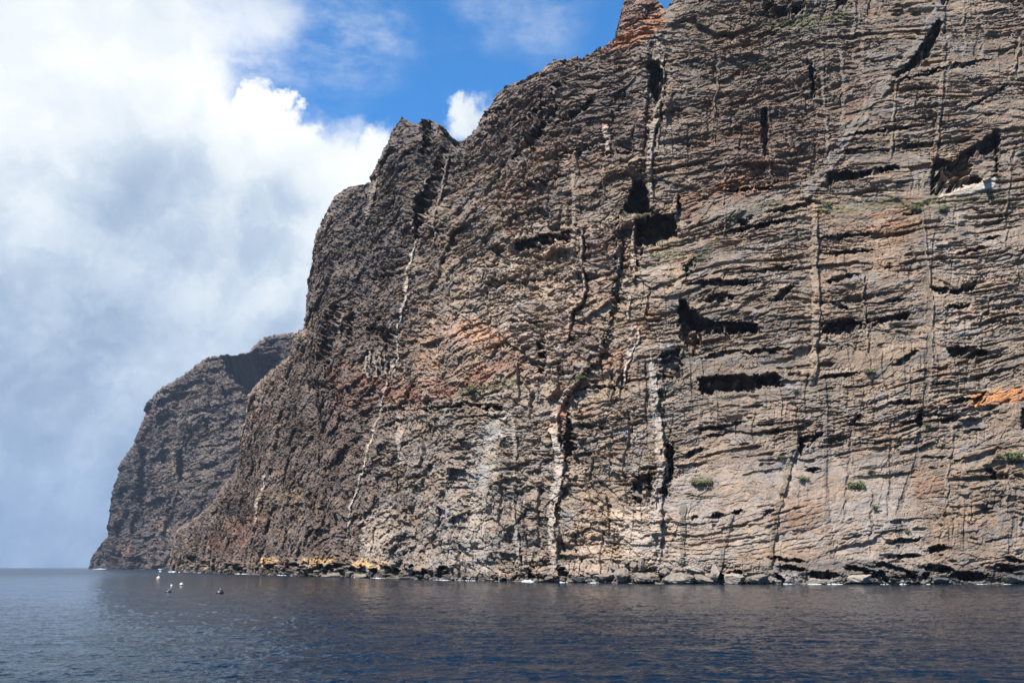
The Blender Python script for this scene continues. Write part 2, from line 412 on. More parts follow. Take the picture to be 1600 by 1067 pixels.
# -- green benches
for pts, a in (([(1275, 318), (1330, 322), (1400, 305), (1440, 318), (1445, 335), (1400, 318), (1330, 330), (1280, 330)], .6),
               ([(1200, 30), (1330, 15), (1330, 35), (1210, 48)], .5), ([(1040, 440), (1060, 420), (1140, 350), (1120, 380), (1060, 450)], .3),
               ([(705, 618), (800, 590), (810, 600), (720, 625)], .45), ([(880, 345), (960, 340), (1020, 332), (1000, 340), (900, 345)], .5),
               ([(1440, 300), (1560, 295), (1580, 310), (1450, 325)], .35), ([(1020, 385), (1060, 378), (1070, 400), (1010, 410)], .4),
               ([(1085, 745), (1115, 742), (1115, 752), (1085, 755)], .6), ([(1100, 340), (1220, 310), (1230, 320), (1120, 350)], .3)):
    zone(pts, GREEN, a, 5, 5, int(pts[0][0]), .6)
zone([(1474, 300), (1500, 290), (1557, 275), (1557, 290), (1512, 303), (1466, 309)], WHITE, 1.0, 1.5, 1, 61, .1, .8)
zone([(985, 510), (1000, 512), (995, 550), (975, 590), (980, 550)], (.46, .42, .36), .5, 3, 2, 62, .3)

# -- big relief: buttresses, gullies, hollows (metres; positive cuts in)
dent([(655, 188), (672, 187), (670, 205), (664, 240), (655, 240), (658, 210)], 9, 2, 2, 70)
dent([(684, 192), (704, 210), (716, 224), (706, 232), (690, 226), (686, 210)], 8, 2.5, 1.5, 71, grad=(.3, 0))
dent([(702, 232), (690, 260), (680, 300), (668, 330), (660, 350), (652, 350), (660, 320), (668, 280), (676, 240), (684, 225)], 8, 2, 2, 72)
dent([(662, 300), (668, 310), (662, 345), (652, 370), (646, 375), (648, 340), (650, 320)], 9, 1.5, 2, 73)
dent([(988, 276), (1006, 280), (1018, 330), (990, 336), (964, 338), (975, 320)], 20, 1.2, 2, 74)           # triangular cave
dent([(1022, 332), (1054, 334), (1058, 372), (1030, 382), (994, 384), (990, 345)], 16, 1.2, 2, 75)         # square cave below it
dent([(1014, 98), (1036, 110), (1038, 140), (1028, 160), (1020, 150), (1014, 125)], 9, 1.5, 2, 76)
dent([(1018, 60), (1030, 60), (1034, 100), (1020, 140), (1014, 200), (1010, 260), (1000, 275), (1006, 200), (1010, 140)], 1.8, 2, 3, 77)
dent([(966, 360), (1002, 350), (1000, 420), (990, 430), (976, 440), (966, 470), (958, 470), (962, 400)], 2.6, 3, 4, 78)
dent([(900, 345), (962, 342), (966, 420), (955, 500), (935, 560), (880, 620), (870, 560), (895, 470)], -5, 5, 4, 79)   # buttress
dent([(845, 150), (852, 135), (856, 180), (850, 190)], 3, 1.5, 2, 80)
dent([(1062, 470), (1075, 470), (1082, 500), (1100, 530), (1085, 560), (1070, 540), (1060, 510)], 10, 1.5, 2.5, 81)
dent([(1068, 478), (1110, 505), (1180, 505), (1188, 520), (1100, 525), (1070, 510)], 10, 1.2, 2.5, 82)     # long slot
dent([(1092, 590), (1150, 586), (1215, 588), (1222, 600), (1150, 612), (1094, 618)], 9, 1.2, 2.5, 83)
dent([(1285, 505), (1330, 495), (1350, 505), (1340, 515), (1300, 525), (1286, 520)], 9, 1.2, 2.5, 84)
dent([(1350, 500), (1420, 488), (1418, 497), (1360, 508)], 5, 1.2, 2, 85)
dent([(1480, 545), (1510, 540), (1530, 548), (1546, 550), (1535, 556), (1500, 556), (1484, 558)], 7, 1.2, 2.5, 86)
dent([(1455, 445), (1490, 452), (1520, 442), (1530, 434), (1522, 452), (1495, 460), (1460, 454)], 6, 1.2, 2, 87)
dent([(1492, 252), (1500, 240), (1550, 228), (1554, 200), (1562, 208), (1562, 240), (1556, 275), (1510, 290), (1476, 302), (1462, 300), (1460, 245)], 7, 1.2, 2, 88)  # shelter cave
dent([(1500, 238), (1540, 215), (1562, 200), (1565, 215), (1556, 235), (1520, 243)], 6, 1.5, 2, 89)
dent([(1515, 238), (1554, 236), (1558, 272), (1540, 280), (1518, 274)], -11, 2, 2, 90)
dent([(1466, 268), (1488, 262), (1494, 286), (1476, 296), (1464, 292)], -5, 3, 3, 901)
dent([(1296, 268), (1340, 270), (1400, 258), (1405, 262), (1340, 280), (1302, 284), (1296, 300), (1292, 280)], 7, 1.2, 1.5, 91)
dent([(1458, 255), (1462, 255), (1462, 300), (1455, 304), (1456, 270)], 5, 1, 1, 92)
dent([(1465, 30), (1472, 35), (1468, 55), (1450, 90), (1425, 110), (1400, 122), (1395, 118), (1420, 100), (1445, 62)], 9, 1.2, 1.5, 93)  # behind diagonal dyke
dent([(1472, -30), (1492, -30), (1482, 5), (1472, 8)], 8, 1.2, 1.5, 94)
dent([(1262, 90), (1272, 110), (1275, 150), (1268, 160), (1266, 130)], 6, 1.2, 1.5, 95)
dent([(1190, 175), (1198, 170), (1202, 230), (1196, 250), (1190, 220)], 6, 1.2, 1.5, 96)
dent([(805, 378), (840, 368), (888, 356), (892, 370), (850, 380), (808, 392)], 7, 1.5, 2.5, 97)
dent([(765, 388), (782, 384), (792, 392), (780, 398), (766, 396)], 5, 1.2, 1.5, 98)
dent([(800, 372), (890, 348), (890, 356), (800, 384)], -3, 2, 2, 99)
dent([(836, 520), (848, 515), (846, 540), (836, 545)], 6, 1.5, 2, 100)
dent([(838, 548), (850, 545), (848, 575), (836, 580)], 5, 1.5, 2, 101)
dent([(880, 625), (892, 660), (896, 700), (884, 720), (879, 700), (884, 660)], 8, 1.5, 2, 102)
dent([(884, 682), (905, 680), (898, 700), (884, 712)], 5, 1.5, 2, 102)
dent([(1040, 690), (1052, 700), (1052, 735), (1040, 775), (1030, 770), (1044, 740)], 8, 1.5, 2, 103)
dent([(990, 745), (1018, 740), (1020, 775), (1000, 790), (985, 770)], 5, 2, 4, 104, ws=8)
dent([(1030, 560), (1062, 545), (1066, 590), (1036, 600)], 4, 2, 4, 105, ws=8)
dent([(1520, 625), (1540, 612), (1538, 628), (1522, 634)], 5, 1.2, 1.5, 106)
dent([(1395, 570), (1430, 545), (1436, 548), (1410, 572)], 3, 1.2, 1.5, 107)
dent([(1430, 655), (1440, 640), (1442, 662), (1434, 670)], 6, 1.2, 1.5, 108)
dent([(1250, 684), (1285, 676), (1280, 684), (1258, 700), (1252, 712), (1246, 706)], 6, 1.2, 1.5, 109)
dent([(1470, 655), (1500, 648), (1496, 656), (1472, 664)], 4, 1.2, 1.5, 110)
dent([(1594, 640), (1605, 636), (1605, 670), (1597, 672)], 6, 1.2, 1.5, 111)
dent([(1200, -5), (1240, 12), (1250, 14), (1210, 26), (1190, 22)], 6, 1.5, 3, 112)
dent([(1240, 4), (1256, 8), (1250, 16), (1235, 14)], 6, 1.5, 3, 112)
dent([(1310, -8), (1325, -6), (1318, 12), (1308, 12)], 6, 1.2, 1.5, 112)
dent([(870, 140), (892, 132), (888, 145), (868, 156)], 5, 1.5, 2.5, 113)
dent([(886, 192), (925, 160), (930, 165), (900, 190), (870, 200)], 5, 1.5, 2.5, 114)
dent([(800, 250), (860, 185), (880, 175), (840, 220), (810, 260)], 4, 2, 3, 115)
dent([(500, 560), (520, 480), (532, 480), (522, 540), (510, 580)], 6, 3, 4, 116)
dent([(570, 505), (625, 520), (610, 535), (575, 525)], 7, 2, 3, 117)
dent([(540, 480), (548, 490), (545, 530), (540, 535)], 5, 2, 2, 118)
dent([(480, 590), (520, 600), (515, 612), (480, 606)], 4, 2, 3, 119)
dent([(1145, 365), (1165, 350), (1150, 345), (1175, 338), (1160, 352)], 4, 2, 3, 123)
dent([(1065, 425), (1085, 400), (1090, 410), (1075, 430)], 6, 1.5, 3, 124)
dent([(1065, 355), (1060, 375), (1100, 370), (1160, 330), (1150, 322)], -2, 4, 3, 125)
slot([(1130, 362), (1200, 348), (1240, 338)], 5, 4, 130)
slot([(1130, 298), (1165, 296), (1210, 290)], 7, 5, 131)
slot([(1545, 730), (1560, 748)], 9, 5, 132)
for k, (x0, y0, x1, y1, th, dp) in enumerate([
    (1200, 330, 1280, 314, 4, 3), (1075, 445, 1190, 440, 7, 3.5), (1180, 425, 1240, 415, 6, 3), (1280, 370, 1370, 360, 4, 3), (1285, 395, 1370, 388, 6, 3),
    (1100, 470, 1150, 462, 12, 3.5), (1210, 470, 1240, 445, 7, 3), (1290, 440, 1340, 425, 6, 3), (1380, 470, 1420, 465, 5, 3), (1300, 470, 1330, 482, 5, 3),
    (1410, 335, 1440, 330, 3, 2), (1500, 395, 1540, 385, 5, 3.5), (1540, 372, 1560, 368, 4, 3), (1590, 395, 1640, 385, 6, 3.5), (1480, 480, 1520, 476, 4, 3),
    (1100, 560, 1160, 548, 6, 2.5), (1160, 552, 1230, 545, 5, 2.5), (1130, 665, 1165, 658, 3, 2), (1280, 590, 1340, 582, 5, 4), (1200, 602, 1230, 602, 4, 4), (1200, 552, 1215, 550, 4, 2),
    (1200, 584, 1220, 590, 7, 4), (1330, 660, 1345, 648, 6, 3.5), (1320, 664, 1350, 662, 4, 3), (1200, 672, 1250, 672, 3, 2.5), (1410, 660, 1440, 655, 3, 3), (1390, 630, 1435, 628, 5, 3),
    (1460, 600, 1490, 598, 4, 4), (1480, 630, 1520, 622, 6, 3), (1420, 648, 1500, 650, 3, 2), (1260, 735, 1280, 733, 4, 3), (1510, 673, 1535, 670, 3, 3), (1090, 670, 1140, 665, 4, 2.5),
    (1100, 680, 1140, 676, 4, 2.5), (1070, 712, 1100, 700, 6, 3), (1110, 807, 1130, 805, 6, 3), (1145, 800, 1160, 800, 5, 3), (1195, 799, 1210, 797, 5, 3), (1080, 810, 1090, 806, 3, 2),
    (900, 605, 980, 603, 4, 2.5), (900, 660, 960, 672, 4, 2.5), (640, 640, 790, 632, 4, 3), (760, 640, 790, 638, 8, 5), (700, 655, 800, 650, 3, 2), (1440, 115, 1550, 90, 4, 3),
    (1475, 110, 1530, 100, 4, 2.5), (1400, 130, 1470, 112, 4, 3), (1500, 175, 1580, 130, 3, 2), (1320, 215, 1430, 195, 4, 2.5), (1380, 210, 1450, 190, 3, 2), (1395, 230, 1450, 222, 4, 2.5),
    (1310, 240, 1370, 232, 3, 2), (720, 420, 800, 410, 3, 1.5), (700, 500, 760, 470, 3, 1.5), (790, 500, 850, 498, 3, 2), (580, 395, 640, 385, 3, 2), (560, 440, 640, 425, 3, 2),
    (760, 450, 860, 430, 3, 1.5), (860, 255, 960, 215, 4, 2), (800, 300, 890, 270, 3, 2), (740, 190, 800, 160, 5, 3), (800, 200, 860, 170, 4, 3), (940, 240, 1000, 235, 4, 3),
    (1440, 885, 1490, 892, 9, 6), (1480, 899, 1545, 901, 10, 7), (1550, 885, 1590, 890, 10, 6), (1365, 878, 1420, 893, 6, 5), (1320, 886, 1370, 893, 5, 4), (1260, 897, 1310, 899, 9, 5),
    (1220, 884, 1260, 890, 6, 4), (1200, 870, 1260, 878, 4, 3), (1380, 850, 1440, 842, 5, 3), (1380, 870, 1440, 868, 4, 3), (1450, 860, 1480, 855, 8, 4), (1570, 870, 1600, 878, 6, 4)]):
    slot([(x0, y0, 1), ((x0 + x1) / 2, (y0 + y1) / 2, 1.25), (x1, y1, .8)], th, dp, 200 + k)
rs = np.random.RandomState(4)
for k in range(70):                           # dark notches all along the sea-washed foot
    x = rs.uniform(275, 700) if k < 45 else rs.uniform(760, 1700)
    yb = np.interp(x, [262, 400, 600, 800, 1000, 1200, 1700], [890, 897, 903, 907, 910, 911, 911])
    slot([(x, yb - rs.uniform(3, 22)), (x + rs.uniform(4, 16), yb - rs.uniform(1, 18))], rs.uniform(4, 9), rs.uniform(4, 9), 400 + k)

# -- dykes and veins
dyke([(868, 625, 1), (862, 660, 1.1), (866, 690, 1), (874, 725, 1.1), (872, 755, 1), (862, 800, .9), (862, 850, 1), (866, 905, .9)], 13, 3.0, DYK, .9, 1, flank=3.0)
dyke([(800, 640), (806, 700), (800, 760), (806, 830), (812, 900)], 6, 1.2, (.33, .29, .24), .6, 61, flank=1.5)
dyke([(905, 590, .5), (880, 610, .8), (870, 630, 1)], 7, 2, DYK, .7, 2)
dyke([(1018, 548, .5), (1020, 590, 1), (1024, 640, 1.1), (1030, 690, 1.3), (1033, 720, 1.4), (1030, 750, 1.3), (1026, 780, 1.3), (1024, 830, 1.5), (1024, 895, 1.6)], 12, 2.8, DYK, .9, 3, flank=2.5)
dyke([(1046, 690, .8), (1046, 730, 1), (1036, 775, 1)], 7, 3.2, DYK, .7, 4, flank=4)
dyke([(1066, 780), (1068, 820), (1064, 892)], 9, 1.2, (.21, .18, .145), .95, 5)
dyke([(1148, 790, .7), (1130, 860, 1), (1122, 905, 1.5)], 6, .9, (.22, .195, .165), .9, 6)
dyke([(1244, 650, 1), (1240, 700, 1.2), (1225, 760, 1), (1214, 800, 1), (1206, 860, .8), (1202, 900, .8)], 9, 1.2, (.235, .185, .12), .9, 7, flank=1.5)
dyke([(1285, 560), (1290, 640), (1290, 760, 1), (1293, 820, 1.3), (1304, 895, 1)], 7, .8, (.22, .185, .155), .75, 8)
dyke([(1275, 320, 1), (1272, 400, 1.1), (1276, 480, 1.1), (1272, 560, 1), (1270, 605, .7)], 10, 1.6, (.36, .28, .20), .75, 9, flank=1.2)
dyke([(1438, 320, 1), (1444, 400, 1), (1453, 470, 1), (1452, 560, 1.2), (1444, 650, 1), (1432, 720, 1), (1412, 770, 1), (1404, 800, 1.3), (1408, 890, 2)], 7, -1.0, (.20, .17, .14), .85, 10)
dyke([(1442, 320), (1449, 400), (1458, 470), (1457, 560), (1449, 640)], 3.5, 1.3, (.38, .31, .24), .6, 11)
dyke([(1392, 660), (1392, 760, 1), (1386, 810, 1)], 6, -1.2, (.25, .21, .17), .5, 12)
dyke([(1583, 730), (1590, 760, 1), (1582, 840), (1575, 880)], 5, -1.3, (.18, .16, .14), .6, 13)
dyke([(1484, -40, 1.3), (1460, 30, 1.3), (1430, 80, 1.2), (1395, 120, .9)], 15, 1.4, (.25, .235, .21), .7, 14, wob=4)
dyke([(1405, 110, .8), (1360, 160, 1.1), (1330, 205, 1), (1300, 250, 1), (1270, 290, 1.3), (1250, 315, 1.6)], 16, 1.0, (.27, .25, .22), .75, 15, wob=4, flank=1.6)
dyke([(1472, 20, 1), (1474, 90, 1), (1470, 160, .9), (1462, 250, .8)], 6, 1.5, (.30, .24, .19), .6, 15, flank=1.2)
dyke([(1402, 118), (1396, 180), (1392, 250)], 4, 1, (.36, .29, .21), .6, 16, flank=.8)
dyke([(1284, 60), (1286, 150), (1292, 220), (1290, 250)], 5, 1.1, (.33, .27, .21), .5, 17, flank=1)
dyke([(1312, 60), (1318, 140), (1316, 210)], 6, 1.0, (.30, .26, .21), .5, 18)
dyke([(1340, -40), (1336, 40), (1330, 60)], 5, 1.2, (.33, .27, .2), .5, 19, flank=1)
dyke([(1022, 30, .7), (1032, 90, 1.1), (1036, 130, 1), (1024, 180, 1.3), (1016, 220, 1.2), (1015, 280, 1.2), (1019, 325, 1)], 7, 2.0, (.37, .32, .25), .8, 20, flank=2)
dyke([(1010, 60), (1016, 90), (1012, 130), (1006, 180)], 5, 1.6, (.24, .2, .16), .5, 21)
dyke([(1058, 300, .6), (1052, 330, 1.4), (1050, 345, 1)], 7, 5, (.33, .28, .22), .6, 22, flank=3)
dyke([(990, 345, 1), (988, 380, 1), (992, 420, 1.1), (989, 440, .6)], 6, 4, (.40, .32, .23), .8, 23, flank=3)
dyke([(970, 372, 1), (964, 390, 1.1), (966, 420, 1), (956, 440, .8)], 6, 4, (.38, .30, .22), .8, 24, flank=3)
dyke([(908, 340), (906, 400), (912, 450), (906, 470), (890, 480), (886, 520), (878, 540)], 5, 2.2, (.33, .25, .185), .7, 25, flank=3.5)
dyke([(997, 505), (998, 530), (988, 550), (976, 580), (974, 605)], 4, 2.0, (.48, .43, .36), .85, 26, flank=1.5)
dyke([(984, 460), (980, 490), (984, 500)], 5, 2, (.42, .36, .29), .7, 27, flank=1)
dyke([(592, 265), (585, 300), (575, 330), (572, 360)], 4, 2.2, (.32, .27, .21), .7, 28, flank=2)
dyke([(704, 225, 1), (694, 260), (690, 290), (682, 320), (676, 350), (676, 400)], 4, 2.2, (.26, .22, .18), .7, 29, flank=1.5)
dyke([(668, 250), (660, 300), (652, 330), (646, 350), (648, 380), (642, 410), (636, 430), (634, 470), (626, 490), (620, 530), (622, 560), (606, 590), (596, 620), (594, 650), (582, 680), (574, 710), (560, 750), (548, 790), (540, 830), (536, 860)], 3.2, 1.6, (.48, .43, .36), .95, 30, wob=.7, flank=1.2)
dyke([(414, 740), (412, 760), (402, 790), (400, 825)], 4, 2, (.46, .40, .33), .85, 31, flank=1)
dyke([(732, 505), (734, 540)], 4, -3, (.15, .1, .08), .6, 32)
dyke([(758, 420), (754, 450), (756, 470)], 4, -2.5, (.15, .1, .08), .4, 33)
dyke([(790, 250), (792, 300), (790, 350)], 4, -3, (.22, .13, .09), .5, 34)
dyke([(896, 255), (894, 330), (892, 400)], 7, 1.0, (.28, .23, .18), .5, 35)
dyke([(945, 195, 1.6), (948, 215, 1.1), (950, 245, .8)], 8, 1.6, (.42, .34, .26), .8, 36, flank=1)
dyke([(625, 640, .6), (624, 690, 1.1), (628, 730, .8)], 9, .6, (.40, .36, .31), .6, 37)
dyke([(770, 640, 1), (775, 690, 1), (760, 740, 1.2), (748, 800, 1.3), (742, 905, 1.6)], 16, .8, (.32, .295, .255), .5, 38)
for k, (x, y) in enumerate([(575, 545), (583, 550), (591, 548), (599, 552), (607, 555), (614, 552), (569, 552)]):
    dyke([(x, y), (x + 1, y + 22), (x + 6, y + 42)], 4.5, 2.6, (.34, .30, .24), .6, 600 + k, wob=2, flank=2.0)   # columnar basalt fan
dyke([(512, 545), (506, 580), (498, 620)], 4, 2.2, (.22, .18, .14), .5, 39, flank=2)
dyke([(535, 490), (530, 530)], 4, 2.2, (.25, .2, .16), .5, 40, flank=2)
for k in range(30):                           # many thin vertical veins
    if k < 22: x = rs.uniform(1060, 1680); y = rs.uniform(-150, 780)
    else: x = rs.uniform(640, 1040); y = rs.uniform(150, 780)
    L = rs.uniform(40, 190); sl_ = rs.uniform(-.12, .08); h_ = rs.choice([1, 1, -1]) * rs.uniform(.4, 1.0)
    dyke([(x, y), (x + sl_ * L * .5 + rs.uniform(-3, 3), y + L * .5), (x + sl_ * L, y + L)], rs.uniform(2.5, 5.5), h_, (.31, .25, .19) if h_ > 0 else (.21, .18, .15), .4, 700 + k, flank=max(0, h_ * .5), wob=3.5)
print('features', round(time.time() - T0, 1))


# ------------------------------------------------------------------ meshes from grids
def grid_mesh(name, P, material, colors=None, closed=False, smooth=False):
    """P (rows, cols, 3) -> one mesh object"""
    nr, nc = P.shape[:2]
    idx = np.arange(nr * nc, dtype=np.int32).reshape(nr, nc)
    if closed: idx = np.concatenate([idx, idx[:, :1]], 1)
    q = np.stack([idx[:-1, :-1], idx[:-1, 1:], idx[1:, 1:], idx[1:, :-1]], -1).reshape(-1, 4)
    me = bpy.data.meshes.new(name)
    me.vertices.add(nr * nc); me.vertices.foreach_set('co', P.astype(F32).ravel())
    me.loops.add(q.size); me.loops.foreach_set('vertex_index', q.ravel())
    me.polygons.add(len(q)); me.polygons.foreach_set('loop_start', np.arange(0, q.size, 4, dtype=np.int32))
    me.polygons.foreach_set('loop_total', np.full(len(q), 4, np.int32))
    me.update(calc_edges=True)
    me.polygons.foreach_set('use_smooth', np.full(len(q), smooth, bool))
    if colors is not None:
        ca = me.color_attributes.new(name='rock', type='FLOAT_COLOR', domain='POINT')
        c = np.ones((nr * nc, 4), F32); c[:, :3] = colors.reshape(-1, 3); ca.data.foreach_set('color', c.ravel())
    o = bpy.data.objects.new(name, me); C.objects.link(o)
    me.materials.append(material)
    return o


def smooth_path(pts, per):
    pts = np.array(pts, float)
    return pts


Y0U = [100, 140, 262, 330, 400, 500, 600, 700, 800, 900, 1000, 1200, 1400, 1760]
Y0V = [1500, 1400, 980, 790, 640, 500, 420, 368, 332, 308, 292, 282, 280, 284]


def base_point(u, v, y0, k):
    dx, dy, dz = ray(u, v)
    t = (y0 + k * HC) / np.maximum(dy - k * dz, 0.05)
    return np.stack([t * dx, t * dy, HC + t * dz], -1)


def jag(n, seed, amp):
    t = np.linspace(0, n / 9.0, n)
    z = np.zeros(n)
    return amp * (perlin(t, z, seed) + .7 * perlin(t * 2.3, z + 5, seed + 1) + .5 * perlin(t * 5.1, z + 9, seed + 2))


def build_cliff(name, pairs, ncol, nrow, y0fun, kfun, waterv, material, seed, right, rough_scale=1.0, extra=None, jagamp=1.25, rim=26, use_ras=True, main=True, basecol=TAN, albedo=0.465):
    tp = np.array([p[0] for p in pairs], float); bu = np.array([p[1] for p in pairs], float)
    seg = np.hypot(*(np.diff(tp, axis=0).T)) + 0.9 * np.abs(np.diff(bu)); cum_ = np.concatenate([[0], np.cumsum(seg)]); cum_ /= cum_[-1]
    a = np.linspace(0, 1, ncol)
    tu = np.interp(a, cum_, tp[:, 0]); tv = np.interp(a, cum_, tp[:, 1]); bb = np.interp(a, cum_, bu)
    tu = tu + jag(ncol, seed, jagamp) * .7; tv = tv + jag(ncol, seed + 20, jagamp)
    bv = waterv(bb)
    tv[0] = min(tv[0], bv[0])
    r = np.linspace(0, 1, nrow)[:, None]
    U = bb[None] + (tu - bb)[None] * r; Vv = bv[None] + (tv - bv)[None] * r
    U = U.astype(F32); Vv = Vv.astype(F32)
    y0 = y0fun(U, Vv).astype(F32); k = kfun(U, Vv).astype(F32)
    P = base_point(U, Vv, y0, k)
    # smooth normal of the base
    du = np.gradient(P, axis=1); dv = np.gradient(P, axis=0)
    N = np.cross(du, dv); N /= np.linalg.norm(N, axis=-1, keepdims=True) + 1e-9
    N *= np.sign(-(N * (P - np.array([0, 0, HC]))).sum(-1, keepdims=True))
    N[..., 2] *= 0.45; N[..., 1] -= 0.25; N /= np.linalg.norm(N, axis=-1, keepdims=True)
    TC = np.array([0, 0, HC]) - P; TC[..., 2] *= .3; TC /= np.linalg.norm(TC, axis=-1, keepdims=True)
    N = N + TC * .9; N /= np.linalg.norm(N, axis=-1, keepdims=True)
    ms = (np.linalg.norm(P, axis=-1) / FPX).astype(F32)            # metres per photograph pixel
    # coordinates along the face
    us = np.linspace(100, 1760, 400); ys = np.interp(us, Y0U, Y0V) if main else np.interp(us, [100, 480], [2600, 1800]); xs = (us - 800) / FPX * ys * 1.05
    arc = np.concatenate([[0], np.cumsum(np.hypot(np.diff(xs), np.diff(ys)))])
    S = np.interp(U, us, arc).astype(F32); Z = P[..., 2].astype(F32)
    sc = rough_scale
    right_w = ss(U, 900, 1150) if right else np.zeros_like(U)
    crag = ss(Vv + 30 * fbm(U / 60, Vv / 60, 88, 3), 330, 270) * ss(U + 30 * fbm(U / 60 + 9, Vv / 60, 89, 3) + .45 * (Vv - 250), 1330, 1240)
    bed = right_w * (1 - .8 * crag)
    low_w = ss(Vv, 500, 900)
    warp = fbm(S / (95 * sc), Z / (60 * sc), seed + 30, 4, .42) * 6 * sc
    big = .14 + .86 * ss(fbm(S / (60 * sc), Z / (26 * sc), seed + 31, 4, .55), -.30, .30)
    sa = lambda x: F32(np.interp(x, us, arc))
    q = Z + warp
    if main: q = q - np.maximum(S - sa(1060), 0) * (0.10 + 0.06 * (1 - low_w)) - np.minimum(S - sa(860), 0) * .06 - np.minimum(S - sa(520), 0) * .38
    else: q = q - (S - sa(300)) * .12
    D = np.zeros_like(U)
    D += fbm(S / (75 * sc), Z / (120 * sc), seed + 1, 4, .5) * (7 * sc) * (1 - .35 * right_w)          # buttresses
    craggy = 1 - 0.55 * bed
    D += (ridged(S / (17 * sc) + 0.25 * Z / (17 * sc), Z / (24 * sc), seed + 2, 4, .45) - .4) * 1.7 * sc * (1 - .8 * bed)
    # overhanging layers of lava: lens-shaped slots at three scales
    mod = ss(fbm(S / (45 * sc), q / (14 * sc), seed + 3, 3), -.15, .40)
    n1 = perlin(S / (27 * sc) + .35 * perlin(S / 9, q / 5, seed + 4), q / (2.5 * sc), seed + 5) + .30 * perlin(S / (4 * sc), q / (1.5 * sc), seed + 6)
    n2 = perlin(S / (11 * sc), q / (1.25 * sc) + .25 * perlin(S / 5, q / 3, seed + 14), seed + 7) + .35 * perlin(S / (2.5 * sc), q / (.8 * sc), seed + 8)
    strat = (.5 + .5 * bed) if main else .9
    D -= ss(n1, .22, .30) * mod * 4.6 * sc * strat
    D -= ss(n2, .19, .30) * big * 1.7 * sc * ((.30 + .55 * bed) if main else .9)
    n3 = perlin(S / (5.5 * sc), q / (.72 * sc), seed + 33) + .3 * perlin(S / (1.6 * sc), q / (.5 * sc), seed + 34)
    D -= ss(n3, .16, .34) * big * .30 * sc * (.5 + .5 * bed)
    D += perlin(q / (6.5 * sc), S / (90 * sc), seed + 9) * 1.1 * sc
    # blocks split by joints
    cv, ce = cells(S / (6.0 * sc) + .3 * perlin(S / 4, q / 4, seed + 10), q / (3.2 * sc), seed + 11)
    D += (cv - .5) * 1.5 * sc * (.25 + .8 * craggy) - ss(.10 - ce, 0, .10) * .25 * sc * craggy
    cv2, ce2 = cells(S / (2.4 * sc), q / (1.25 * sc) + .3 * perlin(S / 3, q / 2, seed + 12), seed + 13)
    fine = ((cv2 - .5) * .62 * sc - ss(.14 - ce2, 0, .14) * .25 * sc) * (.25 + .75 * craggy)
    fine += fbm(S / (1.6 * sc), Z / (1.2 * sc), seed + 15, 3, .6) * .36 * sc
    # craggy diagonal scallops on the darker seaward faces
    dg = perlin((S * .55 + Z * .85) / (3.4 * sc), (S * .85 - Z * .55) / (9 * sc), seed + 16) + .4 * perlin((S * .55 + Z * .85) / (1.7 * sc), (S * .85 - Z * .55) / (4.4 * sc), seed + 17)
    D -= ss(dg, .2, .36) * 1.6 * sc * craggy * (1 - bed)
    # chipped planar faces at three sizes
    wx = S + 1.8 * sc * fbm(S / (9 * sc), Z / (9 * sc), seed + 40, 3, .6); wz = q + 1.2 * sc * fbm(S / (9 * sc) + 7, Z / (9 * sc), seed + 41, 3, .6)
    D *= (1 - .35 * right_w * (1 - big))
    D += facets(wx / (24 * sc), wz / (15 * sc), seed + 42) * 6.0 * sc * (.02 + .50 * craggy ** 2) * (1 if main else 1.6)
    D += facets(wx / (12.5 * sc), wz / (4.8 * sc), seed + 43) * 2.6 * sc * (.06 + .60 * craggy ** 2) * (.4 + .6 * big)
    D += facets(wx / (5.8 * sc), wz / (2.1 * sc), seed + 44) * 1.4 * sc * (.12 + .7 * craggy) * (.25 + .75 * big)
    jn = np.abs(perlin(S / (3.4 * sc) + 1.5 * perlin(q / (3.0 * sc), S / (30 * sc), seed + 61), q / (7.0 * sc), seed + 62))
    D -= (1 - ss(jn, .0, .07)) * (.9 * sc) * ss(fbm(S / (28 * sc), q / (10 * sc), seed + 63, 3), -.1, .3)
    # flutes running down the face
    fl = perlin(S / (2.6 * sc) + .8 * perlin(S / 12, Z / 14, seed + 18), Z / (26 * sc), seed + 19)
    ctr = ss(U, 600, 700) * ss(U, 1060, 960) if main else 0
    D -= ss(fl, .18, .5) * (1.1 + 1.3 * crag * right_w + 1.5 * ctr) * sc * ss(fbm(S / 50, Z / 40, seed + 21, 3), -.1, .4)
    fine = fine * (.5 + .5 * big)
    if use_ras:
        sm = SMO.sample(U, Vv)
        D = D * (1 - .80 * sm) + fine * (1 - .7 * sm)
        dep = DEP.sample(U, Vv) * np.clip(ms / .27, .8, 1.8)
        cave = ss(-dep, 2, 7)
        D += cave * facets(S / 2.6, Z / 1.9, seed + 50) * 5.5
        D += cave * fbm(S / 5, Z / 5, seed + 51, 3) * 3
    if not main: dep = dep + extra(U, Vv)
    # the face curls away at the skyline
    tpj = np.stack([tu, tv], 1)[::6]
    st = 6
    uu, vv = U[::st, ::st], Vv[::st, ::st]
    dist = np.full(uu.shape, 1e9, F32)
    for i in range(len(tpj)): dist = np.minimum(dist, np.hypot(uu - tpj[i, 0], vv - tpj[i, 1]))
    ri = np.clip(np.arange(nrow) / st, 0, uu.shape[0] - 1.001); ci = np.clip(np.arange(ncol) / st, 0, uu.shape[1] - 1.001)
    r0 = ri.astype(int); c0 = ci.astype(int); fr = (ri - r0)[:, None]; fc = (ci - c0)[None]
    dist = (dist[r0][:, c0] * (1 - fc) + dist[r0][:, c0 + 1] * fc) * (1 - fr) + (dist[r0 + 1][:, c0] * (1 - fc) + dist[r0 + 1][:, c0 + 1] * fc) * fr
    rimw = np.clip(1 - dist / rim, 0, 1)
    away = (P - np.array([0, 0, HC])); away /= np.linalg.norm(away, axis=-1, keepdims=True)
